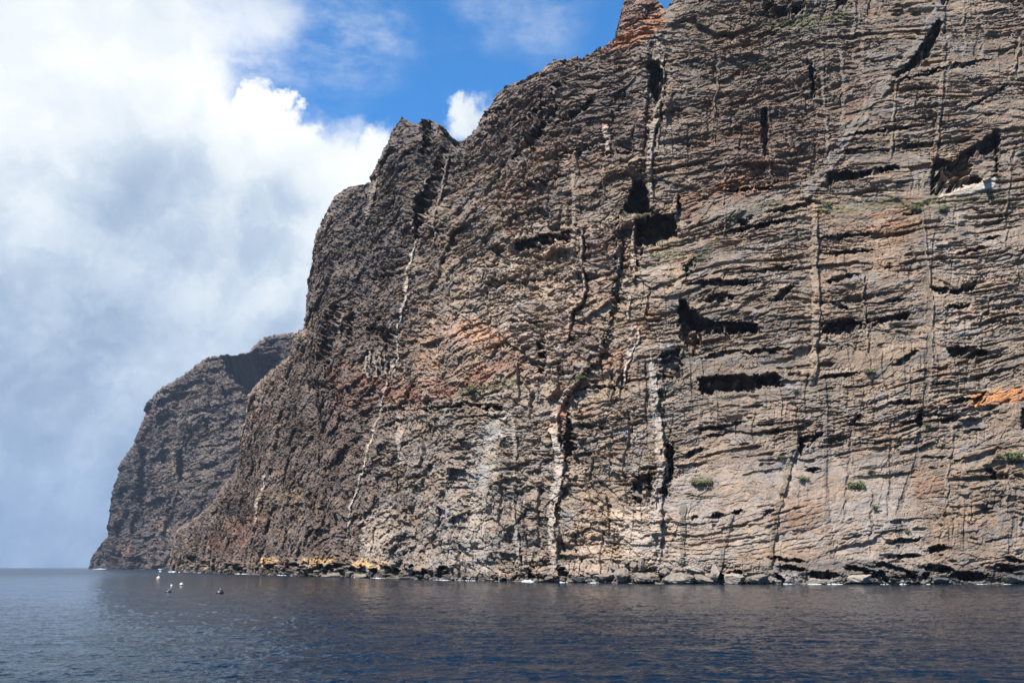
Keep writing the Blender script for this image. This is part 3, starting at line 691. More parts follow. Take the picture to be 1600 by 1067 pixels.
    curl = rim * ms * (1 - np.sqrt(np.maximum(1 - rimw ** 2, 0))) * 1.5
    fade = ss(dist, 0, 7) * ss(r * np.ones_like(U), 0, .004) + .0
    Pn = P + N * (D * (.35 + .65 * fade))[..., None] + away * curl[..., None]
    Pn -= away * (dep * fade)[..., None]
    # colour
    cell_c = (cv - .5) * .20 + (cv2 - .5) * .22 + fbm(S / (22 * sc), q / (7 * sc), seed + 22, 5, .6) * .24 + perlin(q / (2.2 * sc), S / 60, seed + 23) * .13
    if use_ras: cell_c = cell_c * (1 - .8 * sm)
    if use_ras:
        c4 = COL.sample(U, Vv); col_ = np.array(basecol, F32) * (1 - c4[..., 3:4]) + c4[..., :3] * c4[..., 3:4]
    else: col_ = np.ones(U.shape + (3,), F32) * np.array(basecol, F32)
    grit = fbm(S / (3.2 * sc), q / (1.6 * sc), seed + 27, 3, .6)[..., None] + (cv2[..., None] - .5) * .8
    col_ = col_ * (1 + grit * np.array([.07, .0, -.09], F32))
    mot = fbm(S / (13 * sc) + 40, q / (4.5 * sc), seed + 71, 6, .62)[..., None]; mo2 = fbm(S / (20 * sc) + 80, q / (5 * sc), seed + 72, 6, .62)[..., None]; mo3 = fbm(S / (9 * sc) + 20, q / (3 * sc), seed + 73, 5, .62)[..., None]
    lum = col_.mean(-1, keepdims=True); keep = (1 - .8 * sm)[..., None]
    for m_, tint, a_ in ((ss(mot, .18, .5), (1.18, .80, .62), .65), (ss(-mot, .2, .55), (.93, .93, .97), .6), (ss(mo2, .22, .55), (1.42, 1.24, 1.06), .6), (ss(mo3, .28, .6), (.66, .60, .56), .6), (ss(-mo3, .32, .6), (1.12, 1.0, .66), .45)):
        col_ = col_ * (1 - m_ * a_ * keep) + lum * np.array(tint, F32) * m_ * a_ * keep
    hue = fbm(S / (30 * sc) + 9, q / (12 * sc), seed + 24, 4, .6)[..., None]
    col_ = col_ * np.exp(cell_c)[..., None]
    col_ = col_ * (1 + hue * np.array([.10, .0, -.13], F32))
    # back of the ridge
    inland = away.copy()[-1]; inland[:, 2] = 0; inland[:, 0] += .25
    col_ = np.clip(col_ * albedo * np.array([1.04, .975, .955], F32), .01, .9)
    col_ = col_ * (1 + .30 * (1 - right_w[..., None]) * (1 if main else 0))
    rows = []; cols = []
    for i, (bk, dn) in enumerate(((3, -.3), (8, 1), (16, 4), (30, 12), (55, 32), (90, 70), (140, 150), (200, 300))):
        rr = fbm(S[-1] / 14 + i, np.full(ncol, i * 3.1), seed + 26, 3) * min(bk, 20) * .22
        p = Pn[-1] + inland * bk * sc + np.array([0, 0, -1]) * (dn * sc + rr)[:, None]; p[:, 2] = np.maximum(p[:, 2], -3); rows.append(p); cols.append(col_[-1])
    Pn = np.concatenate([Pn, np.array(rows)], 0); col_ = np.concatenate([col_, np.array(cols)], 0)
    # foot under water
    foot = Pn[0].copy(); foot[:, 2] = -4.0
    Pn = np.concatenate([foot[None], Pn], 0); col_ = np.concatenate([col_[:1], col_], 0)
    print(name, Pn.shape, 'z', Pn[..., 2].min(), Pn[..., 2].max(), round(time.time() - T0, 1))
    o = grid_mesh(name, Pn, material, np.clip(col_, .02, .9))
    return o, (U, Vv, Pn[1:nrow + 1], S, N)


def rock_material(name, scale, bumpd, dark=1.0):
    m = bpy.data.materials.new(name); m.use_nodes = True; t = NT(m.node_tree); t.n.clear()
    pos = t.node('ShaderNodeNewGeometry').outputs['Position']
    ca = t.node('ShaderNodeVertexColor', layer_name='rock').outputs[0]
    sp = t.vmath('MULTIPLY', pos, (1, 1, 1.7))
    n1 = t.noise(sp, .9 * scale, 6, .7); n2 = t.noise(sp, 3.6 * scale, 4, .65); n3 = t.noise(pos, .12 * scale, 5, .6)
    f = t.math('MULTIPLY', t.mapr(n1, .3, .7, .82, 1.18, False), t.mapr(n2, .3, .7, .86, 1.14, False))
    f = t.math('MULTIPLY', f, t.mapr(n3, .3, .7, .86 * dark, 1.14 * dark, False))
    c = t.vmath('SCALE', ca, scale=f)
    hgt = t.math('ADD', t.math('MULTIPLY', n1, .7), t.math('MULTIPLY', n2, .3))
    b = t.node('ShaderNodeBump', ins={'Strength': 1.0, 'Distance': bumpd, 'Height': hgt})
    p = t.node('ShaderNodeBsdfPrincipled', ins={'Base Color': c, 'Roughness': .92, 'Normal': b.outputs[0], 'Specular IOR Level': .25})
    o = t.node('ShaderNodeOutputMaterial'); t.l.new(p.outputs[0], o.inputs[0])
    return m


def waterv_of(y0):
    # pixel row where the surface z = 0 at depth y0 meets the picture
    y = np.asarray(y0, float); tanv = (-HC / y - math.tan(PITCH)) / (1 - (HC / y) * math.tan(PITCH))
    # direction with dz/dy = -HC/y
    s = -HC / y; c_, s_ = math.cos(PITCH), math.sin(PITCH)
    yy = (s * c_ - s_) / (c_ + s * s_)
    return 533.5 - yy * FPX


SKYLINE = [((262, 889), 262), ((266, 862), 270), ((276, 827), 285), ((299, 812), 305), ((330, 790), 330), ((346, 762), 350), ((368, 735), 370), ((376, 690), 390),
           ((384, 650), 408), ((387, 618), 422), ((400, 600), 440), ((413, 587), 455), ((430, 573), 475), ((447, 560), 490), ((457, 545), 500), ((456, 524), 508), ((474, 513), 520),
           ((478, 480), 535), ((482, 440), 550), ((489, 402), 562), ((491, 372), 572), ((500, 350), 582), ((510, 330), 592), ((525, 306), 604), ((545, 294), 615),
           ((566, 290), 628), ((574, 284), 634), ((582, 268), 642), ((597, 242), 655), ((604, 226), 662), ((613, 205), 672), ((624, 190), 680), ((629, 183), 684), ((635, 188), 688),
           ((648, 192), 696), ((662, 186), 706), ((678, 189), 716), ((688, 194), 724), ((700, 210), 736), ((714, 219), 746), ((724, 217), 754), ((742, 203), 768),
           ((753, 186), 778), ((764, 165), 788), ((776, 145), 798), ((796, 134), 812), ((820, 127), 830), ((845, 113), 852), ((862, 104), 868), ((866, 96), 872), ((880, 94), 884),
           ((903, 91), 902), ((906, 96), 908), ((930, 84), 928), ((948, 72), 944), ((962, 60), 958), ((967, 40), 966), ((971, 15), 974), ((975, -2), 982), ((990, -12), 994), ((1016, -8), 1010),
           ((1026, 4), 1020), ((1040, 16), 1034), ((1050, 8), 1046), ((1060, -4), 1058), ((1080, -24), 1080), ((1130, -90), 1130), ((1230, -190), 1230), ((1400, -250), 1400), ((1740, -280), 1740)]
M_ROCK = rock_material('cliff_rock', 1.0, .22)
y0main = lambda u, v: np.interp(u, Y0U, Y0V)


def kmain(u, v):
    k = np.interp(u, [262, 450, 600, 800, 1000, 1300, 1760], [.55, .5, .38, .30, .26, .24, .24])
    return k


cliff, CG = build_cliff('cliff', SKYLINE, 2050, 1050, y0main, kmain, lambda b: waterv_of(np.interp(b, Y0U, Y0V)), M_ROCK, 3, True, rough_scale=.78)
cliff['kind'] = 'structure'
cliff['label'] = 'towering layered brown lava cliff cut by pale vertical dykes, filling the right of the view'

# ---- far headland
HSKY = [((139, 887.6), 139), ((144, 868), 146), ((158, 852), 158), ((168, 838), 166), ((171, 805), 174), ((176, 765), 182), ((188, 724), 192), ((207, 694), 206), ((218, 668), 216), ((228, 640), 228),
        ((236, 626), 236), ((247, 612), 246), ((268, 596), 264), ((292, 582), 284), ((308, 570), 300), ((318, 561), 312), ((345, 554), 336), ((366, 555), 356), ((388, 550), 376), ((400, 536), 390),
        ((414, 527), 404), ((436, 522), 424), ((456, 521), 444), ((480, 515), 470), ((500, 512), 500)]
y0h = lambda u, v: np.interp(u, [120, 262, 500], [2700, 2100, 1700])


def hollow(U, Vv):
    P1 = [(346, 556), (400, 552), (440, 556), (432, 575), (408, 592), (392, 622), (384, 618), (372, 600), (358, 585)]
    m = inpoly(P1, U, Vv, 2.5, 2.5, 77)
    m = m * (1 + .30 * fbm(U / 14, Vv / 9, 93, 5, .65) + .16 * facets(U / 8, Vv / 5, 94) + .07 * facets(U / 3, Vv / 2, 95))
    d = -m * (210 + (U - 390) * -1.6)
    m2 = inpoly([(245, 650), (262, 640), (275, 650), (262, 668), (245, 672)], U, Vv, 2, 2, 78)
    d -= m2 * 26
    for pts, dp in (([(290, 668), (297, 664), (296, 684), (288, 700), (285, 690)], 22), ([(276, 705), (283, 700), (281, 750), (274, 752)], 20), ([(222, 705), (228, 705), (226, 780), (216, 780)], 22),
                    ([(205, 800), (212, 800), (210, 830), (203, 830)], 18), ([(180, 820), (190, 824), (186, 842), (180, 838)], 16), ([(250, 615), (300, 600), (300, 606), (262, 632), (246, 632)], 18)):
        d -= inpoly(pts, U, Vv, 1.5, 2.5, 79) * dp
    return d


for r_ in (DEP, COL, SMO): r_.a[:] = 0
zone([(130, 900), (140, 840), (200, 690), (240, 610), (262, 630), (240, 700), (228, 800), (220, 900)], (.085, .078, .078), .7, 10, 8, 301, .4)
zone([(235, 600), (330, 555), (350, 560), (360, 600), (260, 640)], (.15, .118, .09), .6, 12, 6, 302, .5)
zone([(240, 640), (380, 620), (390, 700), (300, 780), (240, 740)], (.175, .150, .115), .6, 18, 8, 303, .5)
zone([(345, 545), (470, 515), (470, 550), (400, 552)], (.125, .095, .09), .7, 6, 4, 304, .4)
zone([(225, 640), (238, 640), (236, 700), (218, 700)], (.19, .10, .075), .6, 4, 3, 305, .5)
zone([(180, 845), (205, 850), (210, 868), (185, 866)], (.30, .18, .10), .6, 5, 4, 306, .4)
zone([(240, 800), (262, 810), (260, 840), (245, 830)], (.30, .21, .14), .5, 5, 4, 307, .4)
zone([(135, 882), (300, 884), (300, 900), (135, 900)], BLACK, .7, 3, 2, 308, .4)
for k, (pts, th, dp) in enumerate([([(245, 640), (262, 625), (300, 612)], 7, 11), ([(246, 668), (256, 655), (266, 650)], 9, 12), ([(300, 664), (294, 690), (284, 700)], 6, 11), ([(281, 705), (280, 750)], 6, 10), ([(227, 690), (222, 740), (216, 800)], 8, 12),
        ([(210, 800), (206, 835)], 8, 11), ([(184, 815), (184, 842)], 6, 10), ([(300, 585), (340, 578), (385, 582)], 3, 8), ([(270, 606), (310, 596), (340, 600)], 4, 9), ([(330, 636), (384, 626)], 3, 8), ([(290, 645), (340, 640)], 3, 8),
        ([(255, 690), (250, 730)], 3, 8), ([(310, 700), (350, 694), (380, 682)], 3, 7), ([(300, 735), (350, 722)], 3, 7), ([(240, 760), (250, 800)], 4, 8), ([(190, 760), (188, 790)], 5, 9), ([(170, 862), (200, 874)], 5, 9), ([(205, 870), (230, 880)], 5, 9),
        ([(345, 670), (360, 655), (372, 650)], 6, 9), ([(262, 588), (285, 578)], 4, 9), ([(410, 538), (450, 530)], 3, 9), ([(395, 548), (440, 545)], 3, 9), ([(320, 565), (345, 560)], 3, 8), ([(265, 770), (262, 810)], 3, 7), ([(320, 650), (322, 690)], 3, 7), ([(350, 600), (352, 640)], 3, 7)]):
    slot(pts, th * 1.3, dp * 1.5, 320 + k, wob=3)
M_ROCK2 = rock_material('headland_rock', .22, .8)
head, HG = build_cliff('headland', HSKY, 620, 560, y0h, lambda u, v: np.interp(u, [139, 300, 500], [.35, .5, .5]), lambda b: waterv_of(y0h(b, 0)), M_ROCK2, 51, False,
                       rough_scale=2.3, extra=hollow, jagamp=2.2, rim=16, main=False, basecol=(.142, .108, .094))
head['kind'] = 'structure'
head['label'] = 'distant bluish headland dropping to the sea behind the near cliff on the left'

# ------------------------------------------------------------------ sea
def build_sea():
    az = np.concatenate([np.linspace(-180, -38, 60)[:-1], np.linspace(-38, 38, 1500), np.linspace(38, 180, 60)[1:-1]])
    # rows even in the picture near by, widening with distance
    r1 = HC / np.tan(np.radians(np.linspace(40, 10, 60)[:-1])); r2 = HC / np.tan(np.radians(np.linspace(10, .55, 900)))
    r3 = np.geomspace(r2[-1] * 1.01, 9500, 120)
    r = np.concatenate([[0.5], r1, r2, r3])
    A, R = np.meshgrid(np.radians(az), r)
    X = (R * np.sin(A)).astype(F32); Y = (R * np.cos(A)).astype(F32)
    w0 = np.zeros_like(X)
    rs_ = np.random.RandomState(8)
    # wind waves: noise fields stretched across the wind, each faded where the grid is too coarse for it
    spac = np.gradient(r)[:, None]
    for wl, amp, ang, sd_ in ((9, .08, 12, 1), (4.2, .05, -18, 2), (2.4, .085, 10, 3), (1.3, .075, -8, 4), (.7, .050, 24, 5), (.4, .018, -20, 6)):
        a_ = rad(ang); xr = X * math.cos(a_) + Y * math.sin(a_); yr = -X * math.sin(a_) + Y * math.cos(a_)
        n = perlin(xr / (wl * 2.0), yr / wl, 900 + sd_); n = n + .5 * perlin(xr / (wl * 1.1) + 3, yr / (wl * .6), 950 + sd_)
        n = np.clip(1 - 2.2 * np.abs(n), 0, 1) ** 1.3 * ss(perlin(X / (wl * 5), Y / (wl * 3), 980 + sd_), -.7, .3) if wl < 4 else n
        w0 += n * amp * np.clip(2.6 - spac / (wl * .5), 0, 1)
    Zs = w0 * (1 - ss(R, 400, 1500)); Zs[0] = 0
    P = np.stack([X, Y, Zs], -1)
    m = bpy.data.materials.new('sea_water'); m.use_nodes = True; t = NT(m.node_tree); t.n.clear()
    pos = t.node('ShaderNodeNewGeometry').outputs['Position']
    sp = t.vmath('MULTIPLY', pos, (.6, 1, 1))
    n1 = t.noise(sp, 2.6, 5, .65, .3); n2 = t.noise(sp, .55, 5, .65, .2); n3 = t.noise(sp, .05, 3, .5)
    h = t.math('ADD', t.math('MULTIPLY', n1, .10), t.math('ADD', t.math('MULTIPLY', n2, .42), t.math('MULTIPLY', n3, .8)))
    b = t.node('ShaderNodeBump', ins={'Strength': 1.0, 'Distance': .65, 'Height': h})
    p = t.node('ShaderNodeBsdfPrincipled', ins={'Base Color': (.0006, .0070, .0165, 1), 'Roughness': t.mapr(t.vmath('LENGTH', pos, out=1), 120, 900, .05, .28), 'IOR': 1.333, 'Normal': b.outputs[0]})
    o_ = t.node('ShaderNodeOutputMaterial'); t.l.new(p.outputs[0], o_.inputs[0])
    o = grid_mesh('sea', P, m, closed=True, smooth=True)
    o['kind'] = 'structure'; o['label'] = 'choppy dark blue sea reflecting the brown cliff'
    return o


sea = build_sea()
print('sea', round(time.time() - T0, 1))
#@@MORE@@
# ------------------------------------------------------------------ air
hz = bpy.data.materials.new('haze_air'); hz.use_nodes = True; t = NT(hz.node_tree); t.n.clear()
pv = t.node('ShaderNodeVolumePrincipled', ins={'Color': (.62, .76, 1.0, 1), 'Density': 2.6e-5, 'Anisotropy': 0.2})
o_ = t.node('ShaderNodeOutputMaterial'); t.l.new(pv.outputs[0], o_.inputs['Volume'])
HB = 9600.0
hm = bpy.data.meshes.new('haze')
hv = [(x, y, z) for z in (-6.0, 900.0) for y in (-HB, HB) for x in (-HB, HB)]
hm.from_pydata(hv, [], [(0, 2, 3, 1), (4, 5, 7, 6), (0, 1, 5, 4), (2, 6, 7, 3), (0, 4, 6, 2), (1, 3, 7, 5)])
haze = bpy.data.objects.new('haze', hm); C.objects.link(haze); hm.materials.append(hz)
haze['kind'] = 'stuff'; haze['label'] = 'thin blue sea air that fades the far headland'


# ------------------------------------------------------------------ things
def simple_mat(name, color, rough=.7, var=.25, scale=3.0, bump=0.0):
    m = bpy.data.materials.new(name); m.use_nodes = True; t = NT(m.node_tree); t.n.clear()
    pos = t.node('ShaderNodeTexCoord').outputs['Object']
    n = t.noise(pos, scale, 5, .6)
    c = t.vmath('SCALE', color, scale=t.mapr(n, .3, .7, 1 - var, 1 + var, False))
    ins = {'Base Color': c, 'Roughness': rough}
    if bump: ins['Normal'] = t.node('ShaderNodeBump', ins={'Strength': 1.0, 'Distance': bump, 'Height': n}).outputs[0]
    p = t.node('ShaderNodeBsdfPrincipled', ins=ins); o = t.node('ShaderNodeOutputMaterial'); t.l.new(p.outputs[0], o.inputs[0])
    return m


def mesh_obj(name, verts, faces, material, parent=None, smooth=False):
    me = bpy.data.meshes.new(name); me.from_pydata([tuple(map(float, p)) for p in verts], [], [tuple(map(int, f)) for f in faces]); me.update()
    for p in me.polygons: p.use_smooth = smooth
    me.materials.append(material)
    o = bpy.data.objects.new(name, me); C.objects.link(o)
    if parent: o.parent = parent
    return o


def thing(name, label, cat, loc, group=None):
    o = bpy.data.objects.new(name, None); C.objects.link(o); o.location = loc; o['label'] = label; o['category'] = cat; o.empty_display_size = .2
    if group: o['group'] = group
    return o


def lathe(profile, n=20):
    v = []; f = []
    for r_, z_ in profile:
        for i in range(n): a_ = 2 * math.pi * i / n; v.append((r_ * math.cos(a_), r_ * math.sin(a_), z_))
    for j in range(len(profile) - 1):
        for i in range(n): f.append((j * n + i, j * n + (i + 1) % n, (j + 1) * n + (i + 1) % n, (j + 1) * n + i))
    f.append(tuple(range(n))[::-1]); f.append(tuple((len(profile) - 1) * n + i for i in range(n)))
    return v, f


def sea_point(u, v):
    dx, dy, dz = ray(u, v); t_ = -HC / dz
    return np.array([t_ * dx, t_ * dy, 0.0])


def ball(R, z0, z1, n=9):
    return [(math.sqrt(max(R * R - z * z, 1e-4)), z) for z in np.linspace(z0, z1, n)]


WHT = simple_mat('white_paint', (.40, .39, .37), .35, .2); DKP = simple_mat('black_rubber', (.012, .012, .014), .45, .3); ORP = simple_mat('orange_paint', (.50, .16, .05), .4, .15)
STE = simple_mat('galvanised_steel', (.25, .25, .25), .4, .2)


def buoy(u, v, R, label, top, bandm, squash=1.0, pole=False):
    p = sea_point(u, v)
    t_ = thing('mooring_buoy', label, 'buoy', (p[0], p[1], R * .30 * squash), 'mooring buoys off the cliff foot')
    prof = [(r_, z_ * squash) for r_, z_ in ball(R, R * -.1, R * .985)]
    mesh_obj('float', *lathe(prof), top, t_, True)
    mesh_obj('lower_hull', *lathe([(r_, z_ * squash) for r_, z_ in ball(R * .995, -R * .97, -R * .1)]), bandm, t_, True)
    mesh_obj('rubbing_band', *lathe([(R * 1.0, -R * .14 * squash), (R * 1.06, -R * .12 * squash), (R * 1.06, R * .06 * squash), (R * 1.0, R * .08 * squash)]), bandm, t_, True)
    v_, f_ = [], []
    for i in range(14):                       # lifting ring
        a_ = 2 * math.pi * i / 14
        for j in range(6):
            b_ = 2 * math.pi * j / 6; rr = R * .16 + R * .04 * math.cos(b_)
            v_.append((rr * math.cos(a_), R * .04 * math.sin(b_), R * squash * 1.0 + R * .14 + rr * math.sin(a_)))
            f_.append((i * 6 + j, i * 6 + (j + 1) % 6, ((i + 1) % 14) * 6 + (j + 1) % 6, ((i + 1) % 14) * 6 + j))
    mesh_obj('lifting_ring', v_, f_, STE, t_, True)
    if pole:
        mesh_obj('pole', *lathe([(R * .09, R * .95), (R * .07, R * 4.0)], 8), STE, t_)
        fv = []
        for i in range(9):
            for j in range(4): fv.append((R * (.05 + 1.1 * i / 8), R * .16 * math.sin(i * .9) * i / 8, R * (3.2 + .75 * j / 3 - .05 * i / 8)))
        n0 = len(fv); fv += [(a, b + R * .03, c) for a, b, c in fv]
        ff = [(i * 4 + j, i * 4 + j + 1, i * 4 + j + 5, i * 4 + j + 4) for i in range(8) for j in range(3)]
        ff += [tuple(n0 + k for k in f[::-1]) for f in ff]
        mesh_obj('flag', fv, ff, WHT, t_)
    return t_


buoy(247.5, 904, .85, 'white and orange ball buoy with a pole and small white flag, nearest the shore', WHT, ORP, 1.0, True)
buoy(283.5, 914, .55, 'round white buoy with a dark underside, right of the small white one', WHT, DKP)
buoy(268, 915, .30, 'smallest white buoy, between the flagged buoy and the round white buoy', WHT, WHT)
buoy(263, 925, .62, 'low flat black buoy just below the smallest white buoy', DKP, DKP, .55)
buoy(343.5, 927, .72, 'big black buoy floating alone, rightmost of the buoys', DKP, DKP, .8)

# ---- pixel lookup on the finished cliff
CU, CV, CP, CS, CN = CG
cx_ = CP[..., 0]; cf = CP[..., 1] * math.cos(PITCH) + (CP[..., 2] - HC) * math.sin(PITCH); cz_ = -CP[..., 1] * math.sin(PITCH) + (CP[..., 2] - HC) * math.cos(PITCH)
PU = 800 + FPX * cx_ / cf; PV = 533.5 - FPX * cz_ / cf


def on_cliff(u, v):
    d = np.hypot(PU - u, PV - v); m = d < 2.5
    if not m.any(): m = d < d.min() + 1
    depth = np.where(m, cf, 1e9); i = np.unravel_index(np.argmin(depth), depth.shape)
    return CP[i], CN[i], cf[i] / FPX


def leaf_clump(name, wdt, hgt, seed, material, parent=None):
    r_ = np.random.RandomState(seed); v = []; f = []
    nb = 7 + int(wdt * 2)
    cs = [(r_.uniform(-.5, .5) * wdt, r_.uniform(-.3, .3) * wdt * .6, r_.uniform(.1, .75) * hgt, r_.uniform(.16, .30) * wdt) for _ in range(nb)]
    for cx, cy, cz, cr in cs:
        for _ in range(46):
            d = r_.normal(size=3); d /= np.linalg.norm(d); rr = cr * r_.uniform(.5, 1.08)
            p = np.array([cx, cy, cz]) + d * np.array([rr, rr, rr * .75])
            t1 = np.cross(d, r_.normal(size=3)); t1 /= np.linalg.norm(t1); t2 = np.cross(d, t1) + d * r_.uniform(-.6, .6)
            s = wdt * r_.uniform(.035, .075); k = len(v)
            v += [p - t1 * s, p + t2 * s * .6, p + t1 * s * 1.1, p - t2 * s * .6]; f.append((k, k + 1, k + 2, k + 3))
    return mesh_obj(name, v, f, material, parent)


GRN = [simple_mat('shrub_leaves', (.060, .075, .018), .8, .45, 1.5), simple_mat('shrub_leaves_olive', (.075, .072, .026), .8, .45, 1.5)]
WOOD = simple_mat('shrub_wood', (.07, .05, .035), .9, .3)
SHR = [(1337, 757, 22, 10, 0, 'widest bright green shrub low on the pale face, right of centre above the surf'),
       (1360, 735, 11, 7, 0, 'small green shrub just above and right of the widest bright green shrub'),
       (1365, 793, 10, 9, 0, 'small green shrub below the widest bright green shrub, beside a dark crack'),
       (1416, 827, 9, 8, 0, 'lowest green shrub on the cliff, beside the dark vertical crack'),
       (1581, 712, 24, 13, 0, 'big bushy green shrub at the far right edge under the orange rock'),
       (1597, 740, 12, 9, 0, 'green shrub cut by the right edge, just below the big bushy one'),
       (1256, 746, 14, 7, 0, 'low green shrub on the brown patch beside the slanting ochre dyke'),
       (1220, 717, 11, 7, 0, 'small green shrub left of the slanting ochre dyke foot'),
       (1363, 579, 18, 7, 1, 'olive shrub on the ledge under the pale rock between the two long dark slots'),
       (1243, 610, 11, 7, 0, 'green shrub just left of the foot of the long straight tan dyke'),
       (1237, 630, 8, 5, 1, 'tiny olive shrub under the shrub at the foot of the tan dyke'),
       (1446, 664, 11, 11, 1, 'olive shrub in the hollow of the dark crack below the long groove'),
       (1558, 711, 13, 6, 1, 'faint olive shrub left of the big bushy green shrub'),
       (910, 591, 13, 7, 0, 'bright green shrub on the bench above the curved pale dyke'),
       (1096, 752, 26, 6, 1, 'long low olive mat of shrubs right of the tall pale dyke'),
       (740, 611, 16, 7, 0, 'green shrub on the sloping bench under the red rock'),
       (1289, 320, 13, 7, 0, 'green shrub at the left end of the high grassy bench'),
       (1474, 326, 15, 7, 0, 'green shrub on the bench beneath the big square cave'),
       (1437, 318, 11, 8, 0, 'green shrub at the top of the long dark vertical groove'),
       (1427, 328, 14, 12, 1, 'dark olive shrub spilling down the orange rock beside the groove'),
       (1096, 74, 11, 7, 1, 'highest olive shrub, near the skyline right of the orange pinnacle'),
       (1000, 342, 12, 5, 1, 'olive shrub on the lip between the two black caves'),
       (925, 345, 14, 5, 1, 'olive shrub on top of the reddish buttress left of the black caves')]
for k, (u, v, wp, hp, mt, lab) in enumerate(SHR):
    p, n, mpp = on_cliff(u, v)
    t_ = thing('shrub', lab, 'shrub', tuple(p - np.array([0, 0, hp * mpp * .35]) + np.array([0, -.6, 0])), 'green shrubs on the cliff ledges')
    wdt = wp * mpp; hgt = hp * mpp
    leaf_clump('foliage', wdt, hgt, 40 + k, GRN[mt], t_)
    sv, sf = [], []
    r_ = np.random.RandomState(k)
    for q_ in range(4):
        a_ = r_.uniform(-.35, .35) * wdt; b_ = len(sv); w_ = .05 * hgt
        for z_, x_, ww in ((-.4 * hgt, 0, w_), (.2 * hgt, a_ * .5, w_ * .7), (.55 * hgt, a_, w_ * .3)):
            for c_ in ((-1, -1), (1, -1), (1, 1), (-1, 1)): sv.append((x_ + c_[0] * ww, c_[1] * ww + .5, z_))
        for j in range(2):
            for i in range(4): sf.append((b_ + j * 4 + i, b_ + j * 4 + (i + 1) % 4, b_ + j * 4 + 4 + (i + 1) % 4, b_ + j * 4 + 4 + i))
    mesh_obj('stem', sv, sf, WOOD, t_)


# ---- dry grass on the benches: nobody could count it
gv, gf = [], []
r_ = np.random.RandomState(77)
for (x0, y0, x1, y1, th, n_) in ((1278, 322, 1400, 308, 8, 60), (1400, 312, 1446, 326, 10, 34), (1204, 38, 1330, 24, 10, 50), (708, 621, 806, 596, 6, 34), (884, 346, 1020, 336, 5, 40), (1446, 316, 1576, 300, 9, 44), (1024, 398, 1066, 386, 9, 20),
                                 (1045, 440, 1140, 356, 12, 36), (1100, 348, 1226, 316, 7, 36), (1086, 752, 1116, 746, 5, 10), (1090, 628, 1260, 606, 8, 26), (1320, 735, 1420, 760, 16, 26), (1520, 715, 1600, 705, 14, 26), (880, 596, 960, 580, 8, 18)):
    for _ in range(n_):
        f_ = r_.rand(); u = x0 + (x1 - x0) * f_ + r_.normal() * 2; v = y0 + (y1 - y0) * f_ + r_.normal() * th * .45
        p, n, mpp = on_cliff(u, v)
        s_ = mpp * r_.uniform(1.0, 2.6)
        for _k in range(16):
            c_ = p + np.array([r_.normal() * s_ * .7, -.25 + r_.normal() * s_ * .3, r_.normal() * s_ * .35]); a_ = r_.uniform(-1, 1); L = s_ * r_.uniform(.3, .6); k0 = len(gv)
            w_ = L * .22
            gv += [c_ + (-w_, 0, 0), c_ + (w_, 0, 0), c_ + (w_ * .6 + a_ * L * .6, -L * .2, L), c_ + (-w_ * .6 + a_ * L * .6, -L * .2, L)]; gf.append((k0, k0 + 1, k0 + 2, k0 + 3))
gr = mesh_obj('ledge_grass', gv, gf, simple_mat('dry_grass', (.095, .088, .035), .9, .4, .3)); gr['kind'] = 'stuff'; gr['label'] = 'dry olive grass growing along the benches of the cliff'


# ---- boulders at the foot
def ico(sub):
    import bmesh
    bm = bmesh.new(); bmesh.ops.create_icosphere(bm, subdivisions=sub, radius=1); bm.verts.ensure_lookup_table()
    v = np.array([x.co[:] for x in bm.verts], F32); f = [[a.index for a in x.verts] for x in bm.faces]; bm.free(); return v, f


IV, IF = ico(5)
BOULD = simple_mat('boulder_rock', (.118, .096, .076), .9, .45, .9, .25); BOULD_D = simple_mat('wet_boulder_rock', (.045, .042, .04), .7, .4, .9, .25); BOULD_P = simple_mat('pale_boulder_rock', (.18, .15, .122), .9, .35, .9, .25)
BL = [(942, 901, 26, 12, 0, 'low grey boulder left of the rock pile at the foot of the fan slope'),
      (972, 898, 26, 20, 0, 'upright grey boulder at the left of the black-shadowed gap'),
      (1006, 903, 46, 15, 0, 'long low grey boulder between two black gaps, left of the tall pale dyke foot'),
      (1062, 904, 62, 15, 0, 'longest smooth boulder just right of the tall pale dyke foot'),
      (1098, 905, 34, 14, 0, 'rounded boulder right of the longest smooth boulder'),
      (1040, 893, 16, 13, 0, 'small pointed boulder perched above the black gap by the tall dyke'),
      (1117, 898, 17, 26, 2, 'tall pale wedge boulder leaning at the foot of the thin grey dyke'),
      (1146, 904, 30, 14, 2, 'pale round boulder right of the tall wedge boulder'),
      (1186, 904, 34, 12, 0, 'grey slab boulder left of the long pale sea-level ledge'),
      (990, 884, 13, 14, 0, 'upper small boulder of the rock pile, nearest the dark crevice'),
      (1003, 880, 11, 18, 0, 'narrow upright boulder on top of the rock pile'),
      (962, 886, 16, 12, 0, 'left small boulder on the rock pile'),
      (978, 878, 12, 9, 0, 'smallest boulder high on the rock pile'),
      (1088, 888, 30, 12, 2, 'pinkish pale boulder tucked under the thin brown dyke'),
      (905, 904, 30, 8, 1, 'dark wet flat boulder right of the curved dyke foot'),
      (520, 899, 34, 9, 0, 'pale sloping boulder under the yellow band on the left shore'),
      (566, 901, 28, 12, 0, 'grey boulder right under the yellow band'),
      (640, 904, 30, 8, 1, 'dark low boulder right of the yellow band'),
      (1345, 903, 40, 14, 2, 'pale rounded block above the surf between the dark notches'),
      (1470, 906, 30, 10, 1, 'dark block on the shore left of the long black sea cave'),
      (1585, 905, 34, 14, 1, 'dark block at the right end of the shore')]
